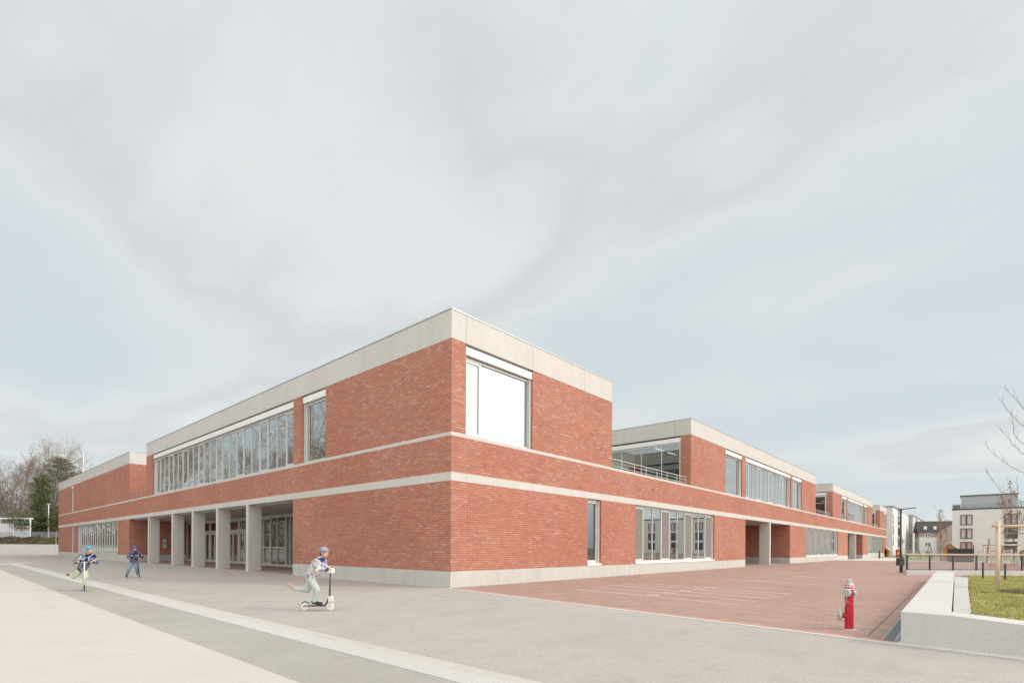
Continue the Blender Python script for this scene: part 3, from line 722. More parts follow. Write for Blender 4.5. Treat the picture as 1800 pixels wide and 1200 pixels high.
sheet('paver_strip', [(-1.70,-12.97,.385),(16.5,-12.53,.27),(16.42,-12.95,.25),(6.6,-13.05,.33),(-.95,-13.17,.382),(-1.72,-13.15,.385)], .38, mat_concrete('grey_pavers', (.50,.475,.44), .1))
# lawn surface slopes gently to the back
def lawnz(x, y):
    s = (x+11.8)*.7476+(y+13.24)*.6642
    return .375-.0167*max(0, s-8)
LW = [(-.95,-13.17),(6.6,-13.05),(16.42,-12.95),(23.79,-12.65),(29.59,-19.17),(-1,-30),(-2.9,-22),(-1.98,-14.6),(-1.84,-13.8),(-1.70,-13.15)]
mb = MB(); mb.quad(*[(x, y, lawnz(x, y)) for x, y in LW][::-1]); tag(mb.build('lawn_bed', M['grass']), kind='structure')
mb = MB(); random.seed(3)
def inpoly(x, y, poly):
    c = False; j = len(poly)-1
    for i in range(len(poly)):
        if (poly[i][1] > y) != (poly[j][1] > y) and x < (poly[j][0]-poly[i][0])*(y-poly[i][1])/(poly[j][1]-poly[i][1])+poly[i][0]: c = not c
        j = i
    return c
cnt = 0
while cnt < 42000:
    s = 6.5+random.random()**1.5*20; t_ = random.uniform(.68,1.12)
    x = -11.8+s*(.7476+.6642*t_); y = -13.24+s*(.6642-.7476*t_)
    if not inpoly(x, y, LW): continue
    cnt += 1; z = lawnz(x, y); a = random.random()*2*PI; w = .004+.0009*s; h = random.uniform(.015,.045)
    dx, dy = math.cos(a)*w, math.sin(a)*w; l = random.uniform(-.03,.03)
    mb.quad((x-dx,y-dy,z-.003),(x+dx,y+dy,z-.003),(x+l,y+random.uniform(-.03,.03),z+h))
tag(mb.build('grass', M['grass2']), 'short green grass with worn patches on the raised lawn behind the bench wall', 'grass', kind='stuff')
mb = MB(); random.seed(9)
for i in range(900):
    r = random.random()**.5; a = random.random()*2*PI; x = 7.1+1.9*r*math.cos(a)*.7; y = -14.2+1.0*r*math.sin(a)*.55; z = lawnz(x, y)
    d = random.uniform(.02,.05); mb.obox((x,y,z+.01), (d*math.cos(a),d*math.sin(a),.01), (-d*.3*math.sin(a),d*.3*math.cos(a),0), (0,0,.008))
for cx, cy in ((1.9,-14.6),(3.0,-14.0),(.9,-14.15),(4.6,-14.4),(1.2,-13.6)):
    for i in range(70):
        r = random.random()**.5*.22; a = random.random()*2*PI; x = cx+r*math.cos(a); y = cy+r*math.sin(a)*.8; z = lawnz(x, y)
        d = random.uniform(.008,.02); mb.obox((x,y,z+.006), (d,0,0), (0,d,0), (0,0,.008))
tag(mb.build('bark_mulch', M['soil']), 'dark bark mulch scattered round the tree stake and in small patches on the lawn', 'mulch', kind='stuff')
# retaining wall
W0 = Vector((23.63,-10.36, 0)); W1 = Vector((31.12,-18.79, 0)); wd = (W1-W0).normalized(); wn = Vector((-wd.y, wd.x, 0))
if wn.dot(Vector((.75,.66,0))) < 0: wn = -wn
mb = MB(); u = 0; tot = (W1-W0).length
while u < tot:
    v = min(tot, u+1.85); c = W0+wd*((u+v)/2)+wn*.15
    mb.obox((c.x,c.y,-.15), wd*((v-u)/2-.005), wn*.15, (0,0,.40)); u = v
tag(mb.build('retaining_wall', M['bench'], origin=tuple(W0)), 'low pale concrete wall carrying the timber-topped railing behind the lawn', 'wall')
R = empty('railing', tuple(W0), 'dark steel railing with glazed infill and timber handrail on the low pale wall', 'railing')
rp = [23.82,-10.34][:2]
posts = [Vector((x, y, 0)) for x, y in ((23.89,-10.35),(24.71,-11.28),(25.56,-12.23),(26.40,-13.18),(27.24,-14.12),(28.05,-15.04),(28.91,-16.00),(29.77,-16.97))]
for i, p in enumerate(posts):
    w = .035 if i else .05
    MB().obox((p.x,p.y,.66), wd*w, wn*.03, (0,0,.42)).build('post', M['dark_metal'], R)
q = (posts[0]+posts[-1])/2; hl = (posts[-1]-posts[0]).length/2
MB().obox((q.x,q.y,1.115), wd*(hl+.06), wn*.05, (0,0,.035)).build('handrail', M['woodrail'], R)
MB().obox((q.x,q.y,1.06), wd*hl, wn*.02, (0,0,.012)).obox((q.x,q.y,.30), wd*hl, wn*.012, (0,0,.012)).build('rail', M['dark_metal'], R)
mb = MB()
for i in range(len(posts)-1):
    c = (posts[i]+posts[i+1])/2; h = (posts[i+1]-posts[i]).length/2-.06
    k = 44
    for j in range(k+1):
        e = c+wd*(-h+2*h*j/k); mb.obox((e.x,e.y,.68), wd*.0025, wn*.0025, (0,0,.37))
    for z in (.45,.65,.85): mb.obox((c.x,c.y,z), wd*h, wn*.003, (0,0,.003))
mb.build('wire_mesh', M['galv'], R)

# ------------------------------------------------------------------ street furniture
# lamp
lx, ly = 26.83, -9.81
rt = Vector((.6642,-.7476,0)); fw = Vector((.7476,.6642,0))
T = empty('street_lamp', (lx,ly,0), 'tall dark street lamp with a short flat arm beside the litter bin and railing end', 'street lamp')
MB().tube([(lx,ly,0),(lx,ly,3.75)], [.055,.05], 12).build('pole', M['dark_metal'], T, smooth=True)
MB().lathe((lx,ly,0), [(.10,0),(.10,.02),(.07,.03)], sides=16).build('base_collar', M['dark_metal'], T)
d = (rt*.9-fw*.44).normalized()
c = Vector((lx,ly,3.80))+rt*.36
MB().obox(tuple(c), rt*.50+Vector((0,0,.05)), fw*.09, (0,0,.028)).build('lamp_head', M['dark_metal'], T, bevel=.01)
MB().obox(tuple(c-Vector((0,0,.035))), rt*.2+Vector((0,0,.02)), fw*.06, (0,0,.008)).build('lens', M['white'], T)
# litter bin
bx, by = 26.21,-9.95
T = empty('litter_bin', (bx,by,0), 'dark grey box-shaped litter bin on a short post in front of the street lamp', 'litter bin')
MB().tube([(bx,by,0),(bx,by,.95)], .032, 8).build('post', M['dark_metal'], T)
c = Vector((bx,by,.65))-rt*.17-fw*.06
MB().obox(tuple(c), rt*.165, fw*.13, (0,0,.215)).build('bin_box', M['dark_metal'], T, bevel=.02)
MB().obox(tuple(c+Vector((0,0,.222))), rt*.14, fw*.10, (0,0,.008)).build('bin_lid', M['rubberblack'], T)
MB().obox(tuple(c-fw*.134+Vector((0,0,.12))), rt*.1, fw*.003, (0,0,.03)).build('slot', M['rubberblack'], T)
# hydrant
hx, hy = -1.27, -11.60
T = empty('fire_hydrant', (hx,hy,0), 'red pillar fire hydrant with silver caps and a chain on the brick paving', 'hydrant')
body = MB(); R0 = .068
sides = 10
prof = [(.071,0),(.071,.03),(.067,.035),(.067,.60),(.074,.61),(.078,.65),(.078,.74),(.068,.755)]
body.lathe((hx,hy,0), prof, sides=sides); body.build('barrel', M['redp'], T, bevel=.004)
MB().lathe((hx,hy,0), [(.12,0),(.12,.008),(.075,.012)], sides=20).build('foot_plate', M['strip2'], T)
MB().lathe((hx,hy,.755), [(.066,0),(.058,.03),(.04,.04),(.042,.09),(.03,.10)], sides=8).build('operating_nut', M['silver'], T)
cm = (Vector((-11.8,-13.24,0))-Vector((hx,hy,0))).normalized()   # towards the yard
lat = Vector((-cm.y, cm.x, 0))
if lat.dot(rt) < 0: lat = -lat
ring = MB()
for z in (.695,.735):
    for k in range(10):
        a = 2*PI*k/10+.1; b = a+2*PI/10*.82
        r_ = .0815
        ring.quad((hx+r_*math.cos(a),hy+r_*math.sin(a),z-.010),(hx+r_*math.cos(b),hy+r_*math.sin(b),z-.010),(hx+r_*math.cos(b),hy+r_*math.sin(b),z+.008),(hx+r_*math.cos(a),hy+r_*math.sin(a),z+.008))
ring.build('white_marking', M['white'], T)
o1 = Vector((hx,hy,.63)); da = (cm*.93-lat*.32).normalized()
MB().lathe(o1+da*.05, [(.042,0),(.042,.035)], da, 16).build('outlet', M['redp'], T)
MB().lathe(o1+da*.085, [(.066,0),(.068,.01),(.068,.04),(.058,.05),(.05,.05),(.046,.04),(.02,.04),(.018,.055)], da, 24).build('cap', M['silver'], T, smooth=False)
db = (lat*.95+cm*.3).normalized()
MB().lathe(o1+db*.05, [(.03,0),(.03,.02),(.04,.02),(.04,.05),(.03,.055)], db, 18).build('cap', M['silver'], T)
dc = (-lat*.97+cm*.2).normalized(); o2 = Vector((hx,hy,.235))
MB().lathe(o2+dc*.05, [(.045,0),(.045,.065)], dc, 18).build('outlet', M['redp'], T)
MB().lathe(o2+dc*.112, [(.07,0),(.085,.008),(.085,.035),(.07,.05),(.035,.058),(.018,.07),(.012,.10),(.02,.105),(.012,.115)], dc, 24).build('cap', M['silver'], T)
ch = MB(); pa = o1+da*.10-Vector((0,0,.065)); pb = o2+dc*.10+Vector((0,0,.07))
prev = None
for i in range(23):
    t_ = i/22; p = pa.lerp(pb, t_)-Vector((0,0,.05*math.sin(PI*t_)))+cm*.01
    if prev: 
        q = (p-prev); ch.tube([prev-q*.1, prev+q*1.1], .0045 if i % 2 else .007, 5)
    prev = p
ch.build('chain', M['silver'], T)
# bollards on the lawn edge
for (x, y, z, lab) in ((*(17.77,-13.40,0.30), 'slim dark bollard left of the near tree stake at the back of the lawn'), (*(17.02,-14.06,0.28), 'slim dark bollard right of the near tree stake at the back of the lawn')):
    T = empty('bollard', (x,y,z), lab, 'bollard', 'slim dark bollards')
    MB().tube([(x,y,z-.1),(x,y,z+.52)], .035, 10).build('post', M['dark_metal'], T)
    MB().lathe((x,y,z+.52), [(.038,0),(.038,.02),(.02,.03)], sides=10).build('post_cap', M['dark_metal'], T)

# tree stakes
def stake_frame(c, ax, ay, h, lab, r=.05, zb=0, rail=.10, legs=((-1,-1),(1,-1),(1,1),(-1,1))):
    T = empty('tree_stakes', (c[0],c[1],zb), lab, 'tree stakes', 'timber tree stakes')
    c = Vector((c[0], c[1], zb)); P = []
    for sx, sy in legs:
        p = c+ax*sx+ay*sy; P.append(p)
        MB().tube([p+Vector((0,0,-.2)), p+Vector((0,0,h))], [r*1.1, r], 12).build('stake', M['wood'], T, smooth=True)
    for i in range(len(P)):
        a, b = P[i], P[(i+1) % len(P)]; d = (b-a).normalized()
        MB().tube([a-d*rail+Vector((0,0,h-.12)), b+d*rail+Vector((0,0,h-.12))], r*.75, 10).build('crosspiece', M['wood'], T, smooth=True)
    t = MB()
    for i in range(len(P)):
        a, b = P[i], P[(i+1) % len(P)]; t.tube([a+Vector((0,0,h-.32)), b+Vector((0,0,h-.32))], .012, 6)
    t.build('tie', M['greywood'], T)
    return T
sx, sy = 7.83,-13.65
n1 = rt*.95; n2 = fw*.35
cN = Vector((sx,sy,0))+n1+n2*.4
stake_frame((cN.x,cN.y), n1, n2, 1.88, 'pale round timber tree stakes with crosspieces, nearest ones on the lawn', r=.049, zb=.27, rail=.14, legs=((-1,-.4),(1,-.9),(1,1.3)))
cF = (34.66,-14.34)
stake_frame(cF, rt*.60, fw*.55, 1.82, 'pale timber tree stakes round the young brown-leaved tree beyond the railing', r=.055, rail=.12)
cF2 = (49.72,-14.73)
stake_frame(cF2, rt*.42, fw*.5, 1.45, 'smaller farthest timber tree stakes seen between the young tree and the lamp', r=.045, rail=.1)

# ------------------------------------------------------------------ trees
def rv(s=1): return Vector((random.uniform(-1,1), random.uniform(-1,1), random.uniform(-1,1)))*s
def grow(tr, tw, leafp, p, d, L_, r, lvl, maxl, P):
    """one branch as a bending tube, then its children"""
    n = 4 if lvl < 2 else 3
    pts = [p.copy()]; rad = [r]; q = p.copy(); dd = d.copy()
    for i in range(n):
        dd = (dd+rv(P['bend'])+Vector((0,0,P['up']*(.5 if lvl else 0)))).normalized()
        q = q+dd*(L_/n); pts.append(q.copy()); rad.append(max(P['rmin'], r*(1-(i+1)/n*(.5 if lvl < maxl else .7))))
    if lvl <= P['trunklvl']: tr.tube(pts, rad, 7 if lvl == 0 else 5, cap=False)
    else: tw.tube(pts, rad, 3, cap=False)
    if lvl == maxl:
        if leafp is not None: leafp += pts[1:]
        return
    k = P['kids'][lvl]
    for i in range(k):
        t_ = random.uniform(P['start'][lvl], 1) if i < k-1 else 1
        idx = t_*n; a = min(n-1, int(idx)); bp = pts[a].lerp(pts[a+1], idx-a); br = rad[a]*(1-(idx-a))+rad[a+1]*(idx-a)
        side = dd.cross(rv()); side.normalize()
        ang = random.uniform(*P['ang'])*(1 if i < k-1 else .3)
        nd = (dd*math.cos(ang)+side*math.sin(ang)); nd.z += P['up']; nd.normalize()
        grow(tr, tw, leafp, bp, nd, L_*random.uniform(*P['len'][lvl]), br*P['rr'], lvl+1, maxl, P)
FP = dict(bend=.15, up=.10, rmin=.017, trunklvl=2, kids=[10,5,5,4], start=[.45,.25,.2,.15], ang=(.45,1.05), len=[(.22,.40),(.42,.7),(.45,.75),(.4,.7)], rr=.58)
def forest_tree(name, seed, h, P=FP, leaves=False, bark='bark'):
    random.seed(seed); tr, tw, lf = MB(), MB(), []
    lean = Vector((random.uniform(-.12,.12), random.uniform(-.12,.12), 1)).normalized()
    grow(tr, tw, lf, Vector((0,0,-.3)), lean, h*.80, h*.0095, 0, 4, P)
    T = bpy.data.objects.new(name, None); COL.objects.link(T)
    tr.build('trunk', M[bark], T, smooth=True)
    if leaves:
        for p in lf:
            if random.random() < .9:
                c = p+rv(.2); a, b = rv(.085), rv(.085); tw.quad(c-a, c+b, c+a, c-b, m=1)
    tw.build('crown', [M['twig'], M['twigbud']], T)
    return T
protos = [forest_tree('bare_tree', 11, 21, leaves=True), forest_tree('bare_tree', 23, 23, leaves=True), forest_tree('bare_tree', 37, 19, leaves=False), forest_tree('bare_tree', 58, 22, leaves=True)]
spots = [(-40,126,3,1.0,'bare tree half cut off by the left edge of the picture'),
 (8,128,1,.95,'slender bare tree above the left end of the shelter'),(34,124,0,1.08,'tall bare tree with a reddish flat top rising behind the shelter'),
 (60,135,2,1.0,'fine-twigged bare tree between the shelter and the ivy-covered tree'),(97,127,1,1.16,'tallest bare tree with pale limbs in front of the pine'),
 (78,142,3,.98,'bare tree standing behind the ivy-covered tree'),(128,134,0,.98,'bare tree rising behind the mast over the far roof'),
 (150,140,2,1.06,'bare tree with a spreading top right of the mast'),(172,146,1,.92,'bare tree partly hidden by the roof, right of the others'),
 (192,152,3,.80,'rightmost low bare treetop showing over the sloping roof line'),(20,146,3,.9,'bare tree deeper in the wood behind the shelter'),
 (-5,138,0,1.02,'bare tree deeper in the wood at the left edge'),(112,150,2,1.0,'bare tree deeper in the wood behind the pine'),(48,155,1,.9,'distant bare tree seen between the flat-topped tree and the ivy')]
XYs = [[(-2.93,166.48),(1.64,164.35),(3.54,156.18),(7.43,168.37),(9.68,153.80),(10.27,175.71),(13.85,159.64),(17.22,164.88),(20.78,169.91),(24.31,174.97),(4.79,187.90),(1.40,179.68),(15.19,182.22),(8.94,196.78)]]
used = set()
GZ = 3.0
for (px, s_, k, sc, lab), (x, y) in zip(spots, XYs[0]):
    T = protos[k] if k not in used else copy_tree(protos[k]); used.add(k)
    sc *= .80
    T.location = (x, y, GZ); T.rotation_euler = (0,0,px*1.7); T.scale = (sc,sc,sc)
    tag(T, lab, 'tree', 'bare trees of the wood beyond the yard')
# the wood goes on left of the frame and shows in the window panes
random.seed(5)
for i, (x, y) in enumerate([(-14,104),(-22,112),(-30,101),(-38,95),(-46,104),(-54,92),(-62,99),(-70,84),(-66,70),(-78,60),(-26,124),(-50,118),(-74,48),(-8,118),(-34,88),(-58,82),(-84,36),(-18,96),(-20,74),(-27,66),(-34,72),(-40,60),(-48,66),(-44,50),(-54,54),(-15,84)]):
    T = copy_tree(protos[i % 4]); T.location = (x,y,1.2); T.rotation_euler = (0,0,i*2.1); sc = random.uniform(.75,1.0); T.scale = (sc,sc,sc)
    tag(T, 'bare tree of the wood mirrored in the long row of upper windows', 'tree', 'bare trees mirrored in the windows')
def leafcloud(mb, pts, n, size, spread, m=0):
    for i in range(n):
        c = random.choice(pts)+Vector((random.gauss(0,spread[0]), random.gauss(0,spread[0]), random.gauss(0,spread[1])))
        a = rv(size); b = rv(size); mb.quad(c-a, c+b*.7, c+a, c-b*.7, m=m)
# pine
x, y = 11.20,158.10
T = empty('pine_tree', (x,y,GZ), 'dark green pine with flat tiers of needles standing among the bare trees', 'tree')
random.seed(12); tr = MB(); tr.tube([(x,y,GZ-.3),(x+.2,y,GZ+9),(x-.1,y+.2,GZ+20)], [.32,.26,.08], 8)
lf = MB()
for k in range(34):
    z = GZ+9+11*((k+.5)/34)**.9; a = k*2.4; l = (5.2*(1-((z-GZ-9)/11)**1.6)+1.0)*random.uniform(.75,1.15)
    p0 = Vector((x,y,z)); d = Vector((math.cos(a), math.sin(a), .14)); tip = p0+d*l
    tr.tube([p0, p0+d*l*.5, tip], [.09,.06,.02], 4, cap=False)
    leafcloud(lf, [p0+d*l*t_ for t_ in (.5,.65,.8,.9,1)], 150, .17, (.70,.22))
tr.build('trunk', M['bark'], T); lf.build('crown', M['pine'], T)
# ivy-covered trees and evergreen bushes
for (nm, px_y, h, w, n, lab) in (('ivy_tree', (5.96,148.95), 13, 1.0, 5200, 'narrow tree wholly wrapped in dark green ivy near the thin street lamp'),
                                 ('ivy_tree', (6.61,145.20), 13.5, 1.2, 5600, 'second ivy-wrapped trunk directly left of the thin street lamp')):
    x, y = px_y; T = empty(nm, (x,y,GZ), lab, 'tree', 'ivy-covered trees'); random.seed(int(h*10+w*100))
    tr = MB().tube([(x,y,GZ-.3),(x+.3,y,GZ+h*.6),(x+.1,y,GZ+h+2)], [.3,.2,.05], 7); lf = MB()
    pts = [Vector((x+.3*i/20+random.uniform(-.4,.4)*w, y+random.uniform(-.4,.4), GZ+.4+h*i/20)) for i in range(21)]
    pts += [p+Vector((random.uniform(-1.2,1.2)*w,0,random.uniform(-.5,.5))) for p in pts[3:15]]
    leafcloud(lf, pts, n, .17, (.42*w,.40)); tr.build('trunk', M['bark'], T); lf.build('crown', M['ivy'], T)
for (px_y, h, w, lab) in (((3.69,145.48), 5.6, 2.6, 'broad dark evergreen bush behind the shelter roof'), ((8.50,143.08), 6.5, 1.7, 'dark evergreen bush squeezed beside the far brick corner')):
    x, y = px_y; T = empty('evergreen_bush', (x,y,GZ), lab, 'bush', 'evergreen bushes at the wood edge'); random.seed(int(h*7))
    st_, lf = MB(), MB(); pts = []
    for k in range(12):
        a = k*2.4; e = Vector((x+math.cos(a)*w*.6, y+math.sin(a)*w*.6, GZ+h*random.uniform(.5,.92))); st_.tube([(x,y,GZ),(x*.5+e.x*.5,y*.5+e.y*.5,GZ+h*.3),e], [.07,.05,.02], 4)
        pts += [e, e*.6+Vector((x,y,GZ+h*.3))*.4, e*.8+Vector((x,y,GZ+h*.2))*.2]
    leafcloud(lf, pts, 5200, .17, (w*.32,h*.13)); st_.build('stems', M['bark'], T); lf.build('foliage', M['ivy'], T)

# bank, hedge, left wall
a = Vector((8.84,124.63,0)); b = Vector((-33.55,172.34,0)); ld = (b-a).normalized(); ln = Vector((-ld.y,ld.x,0))
if ln.dot(fw) < 0: ln = -ln
ex = b+(b-a).normalized()*10; 
mb = MB(); tot = (ex-a).length; u = 0
while u < tot:
    c = a+ld*(u+1.5); mb.obox((c.x,c.y,.72), ld*1.488, ln*.15, (0,0,.80)); u += 3
tag(mb.build('yard_wall', M['bench'], origin=tuple(a)), 'long pale concrete panel wall closing the yard below the hedge', 'wall')
hl_ = MB()
g0, g1, g2, g3 = a+ln*.2-ld*40, a+ln*7-ld*40, a+ln*60-ld*40, a+ln*160-ld*40
e_ = ld*(tot+140)
hl_.quad((g0.x,g0.y,1.45),(g1.x,g1.y,GZ),((g1+e_).x,(g1+e_).y,GZ),((g0+e_).x,(g0+e_).y,1.45))
hl_.quad((g1.x,g1.y,GZ),(g2.x,g2.y,GZ+1.5),((g2+e_).x,(g2+e_).y,GZ+1.5),((g1+e_).x,(g1+e_).y,GZ))
hl_.quad((g2.x,g2.y,GZ+1.5),(g3.x,g3.y,GZ+9),((g3+e_).x,(g3+e_).y,GZ+9),((g2+e_).x,(g2+e_).y,GZ+1.5))
ho = tag(hl_.build('hill', M['hill']), kind='structure')
mb = MB(); random.seed(21)
for i in range(26000):
    u = random.uniform(-2, 62); v = random.random()
    c = a+ld*u+ln*(.3+6.2*v)+Vector((0,0,1.45+1.5*v+random.uniform(0,.45)*(.5+.5*math.sin(u*1.3+v*3))))
    p, q = rv(.13), rv(.13); mb.quad(c-p, c+q, c+p, c-q)
tag(mb.build('low_hedge', M['hedge']), 'rough brown and green ground-cover hedge on the bank above the pale yard wall', 'hedge', kind='stuff')
mb = MB(); random.seed(22)
for i in range(80000):
    u = random.uniform(-34, 60); v = random.random(); hh = 8.5+4.5*noise.noise(Vector((u*.15,v*3,0)))+4.5*v
    z = GZ+random.random()**1.2*max(1.5, hh)
    c = a+ld*u+ln*(13+26*v)+Vector((0,0,z)); d = Vector((random.gauss(0,.25), random.gauss(0,.25), 1)).normalized()*random.uniform(.3,.9); w = ld*random.uniform(.03,.09)
    mb.quad(c-w, c+w, c+d)
tag(mb.build('brushwood', M['brush']), 'dense brown undergrowth between the trunks of the bare wood', 'undergrowth', kind='stuff')
mb = MB(); random.seed(25)
for i in range(30000):
    u = random.random(); v = random.random(); q = Vector((-7,116,0)).lerp(Vector((-92,30,0)), u)+Vector((-1,1,0))*7*v; z = 1.0+random.random()**1.2*(9+3*noise.noise(Vector((u*12,v*3,0))))
    c = Vector((q.x,q.y,z)); d = Vector((random.gauss(0,.25), random.gauss(0,.25), 1)).normalized()*random.uniform(.4,1.0); w = Vector((.7,.7,0))*random.uniform(.06,.16)
    mb.quad(c-w, c+w, c+d)
tag(mb.build('brushwood', M['brush']), 'brown and green thicket mirrored low in the loggia glazing', 'undergrowth', kind='stuff')
# mesh fence on the bank
def mesh_fence(name, p0, p1, z0, h, step, lab, mat='galv', grid=.25, wr=.006, panel=None):
    T = empty(name, (p0.x,p0.y,z0), lab, 'fence'); d = (p1-p0).normalized(); l = (p1-p0).length; n = max(1, round(l/step))
    for i in range(n+1):
        q = p0+d*(l*i/n); MB().tube([(q.x,q.y,z0-.1),(q.x,q.y,z0+h)], .035, 6).build('post', M[mat], T)
    w = MB(); k = int(l/grid)
    for i in range(k):
        q = p0+d*(l*(i+.5)/k); w.obox((q.x,q.y,z0+h/2), d*wr, Vector((-d.y,d.x,0))*wr, (0,0,h/2-.04))
    c = (p0+p1)/2
    for z in [h-.03, .05]+[h*j/6 for j in range(1,6)]: w.obox((c.x,c.y,z0+z), d*(l/2), Vector((-d.y,d.x,0))*wr, (0,0,wr*1.2))
    w.build('wire_mesh', M[mat], T); return T
f0 = Vector((4.09,142.02,0)); f1 = Vector((8.89,136.61,0))
mesh_fence('mesh_fence', f0, f1, GZ-.05, 1.35, 2.5, 'grey wire mesh fence on the bank between the shelter and the brick corner', grid=.12, wr=.012)
# glazed shelter
p0 = Vector((-0.50,147.94,0)); p1 = Vector((4.07,142.79,0)); d = (p1-p0).normalized(); l = (p1-p0).length; nn = Vector((-d.y,d.x,0))
if nn.dot(fw) < 0: nn = -nn
T = empty('shelter', (p0.x,p0.y,GZ), 'white framed glass shelter with coloured bands on the bank at the left edge', 'shelter')
for t_ in (0,.03,.48,1):
    q = p0+d*l*t_
    MB().obox((q.x,q.y,GZ+2.05), d*.10, nn*.10, (0,0,2.05)).build('post', M['white'], T)
c = (p0+p1)/2+nn*.25
MB().obox((c.x,c.y,GZ+4.2), d*(l/2+.1), nn*.4, (0,0,.14)).build('roof', M['white'], T)
c = (p0+p1)/2
MB().obox((c.x,c.y,GZ+1.25), d*(l/2-.1), nn*.03, (0,0,.05)).build('rail', M['white'], T)
c = p0+d*l*.25
MB().obox((c.x,c.y,GZ+2.2), d*l*.22, nn*.02, (0,0,.9)).build('white_panel', M['render_white'], T)
c = p0+d*l*.74
MB().obox((c.x,c.y,GZ+2.0), d*l*.25, nn*.015, (0,0,1.95)).build('pane', M['clear'], T)
MB().obox((c.x,c.y,GZ+1.95), d*l*.23, nn*.02, (0,0,.13)).build('orange_band', M['orange'], T)
MB().obox((c.x,c.y,GZ+3.15), d*l*.23, nn*.02, (0,0,.10)).build('blue_band', M['bluep'], T)
MB().obox(((p0+p1)/2).to_tuple()[:2]+(GZ+.62,), d*(l/2-.1), nn*.012, (0,0,.55)).build('lower_pane', M['clear'], T)
# lamps and mast
for (px_y, z1, r_, lab, cat, nm) in (((7.14,143.11), 7.6, .13, 'thin pale street lamp standing before the ivy-covered trees', 'street lamp', 'street_lamp'), ((14.37,150.03), 21.5, .12, 'slim white mast rising over the far brick roof', 'mast', 'mast')):
    x, y = px_y; T = empty(nm, (x,y,GZ), lab, cat)
    MB().tube([(x,y,GZ-.2),(x,y,GZ+z1)], [r_,r_*.7], 8).build('pole', M['white'], T)
    if nm == 'street_lamp': MB().obox((x,y,GZ+z1+.04), rt*.3, fw*.15, (0,0,.06)).build('lamp_head', M['alu'], T)
    else: MB().lathe((x,y,GZ+z1), [(.16,0),(.16,.08),(.05,.12)], sides=8).build('mast_cap', M['alu'], T)
x, y = 2.83,99.78
T = empty('sign_post', (x,y,0), 'grey post with a small red traffic sign at the far brick corner', 'sign')
MB().tube([(x,y,-.05),(x,y,3.6)], .045, 8).build('pole', M['galv'], T)
MB().lathe(Vector((x,y,3.95)), [(.36,0),(.36,.03)], (rt+fw*.75).normalized(), 20).build('sign_plate', mat_plain('sign_red', (.28,.06,.09), .5), T)

# ------------------------------------------------------------------ buildings on the right
def apt_windows(root, org, d, up, nrm, specs, frame='mauve'):
    for (u0, u1, z0, z1, pm) in specs:
        f = MB(); t_ = .14; n = nrm
        def bx(a0, a1, c0, c1, o, dp):
            c = org+d*((a0+a1)/2)+n*o; f_.obox((c.x,c.y,(c0+c1)/2), d*((a1-a0)/2), n*dp, (0,0,(c1-c0)/2))
        f_ = f
        bx(u0, u0+t_, z0, z1, .03, .08); bx(u1-t_, u1, z0, z1, .03, .08); bx(u0+t_, u1-t_, z0, z0+t_, .03, .08); bx(u0+t_, u1-t_, z1-t_, z1, .03, .08)
        m_ = (u0+u1)/2; bx(m_-.14, m_+.14, z0+t_, z1-t_, .03, .06)
        fo = f.build('window', M[frame], root)
        g = MB(); f_ = g; bx(u0+t_, u1-t_, z0+t_, z1-t_, .0, .03); g.build('pane', M[pm], fo)
ad = Vector((0,-1,0)); an = Vector((-1,0,0))   # facade direction, outward normal
o0 = Vector((129.12,-9.24,0))
T = empty('apartment_block', tuple(o0), 'pale grey flat-roofed apartment block with mauve-framed windows and grey penthouse, right of the gabled house', 'building')
Hh = 9.5
c = o0+ad*27-an*6
MB().obox((c.x,c.y,Hh/2-.2), ad*27, an*6, (0,0,Hh/2+.2)).build('wall', M['render_grey'], T)
MB().obox((c.x,c.y,Hh+.16), ad*27.1, an*6.1, (0,0,.09)).build('roof_edge', M['dark_metal'], T)
c2 = o0+ad*(1.8+12/2)-an*5.2
c2 = o0+ad*5.55-an*5.5
MB().obox((c2.x,c2.y,Hh+1.55), ad*4.2, an*4.3, (0,0,1.35)).build('penthouse', M['penthouse'], T)
MB().obox((c2.x,c2.y,Hh+2.95), ad*4.35, an*4.5, (0,0,.09)).build('penthouse_roof', M['dark_metal'], T)
c = o0+ad*8-an*.15
MB().obox((c.x,c.y,Hh+.75), ad*8, an*.02, (0,0,.5)).build('glass_parapet', M['clear'], T)
c = o0+ad*.66-an*.7
MB().obox((c.x,c.y,Hh+.65), ad*.6, an*.5, (0,0,.42)).build('roof_box', M['dhull'], T)
specs = []
for (u0, u1) in ((1.3,3.15),(7.85,9.75),(13.6,15.5),(20,22),(26.5,28.5),(33,35),(40,42),(47,49)):
    for j, (z0, z1) in enumerate(((6.4,8.5),(3.65,5.75),(1.0,3.0))):
        pm = 'winpink' if (j < 2 and u0 < 5) or j == 0 else ('winorange' if u0 < 5 else 'windark')
        specs.append((u0, u1, z0, z1, pm))
apt_windows(T, o0, ad, None, an, specs)

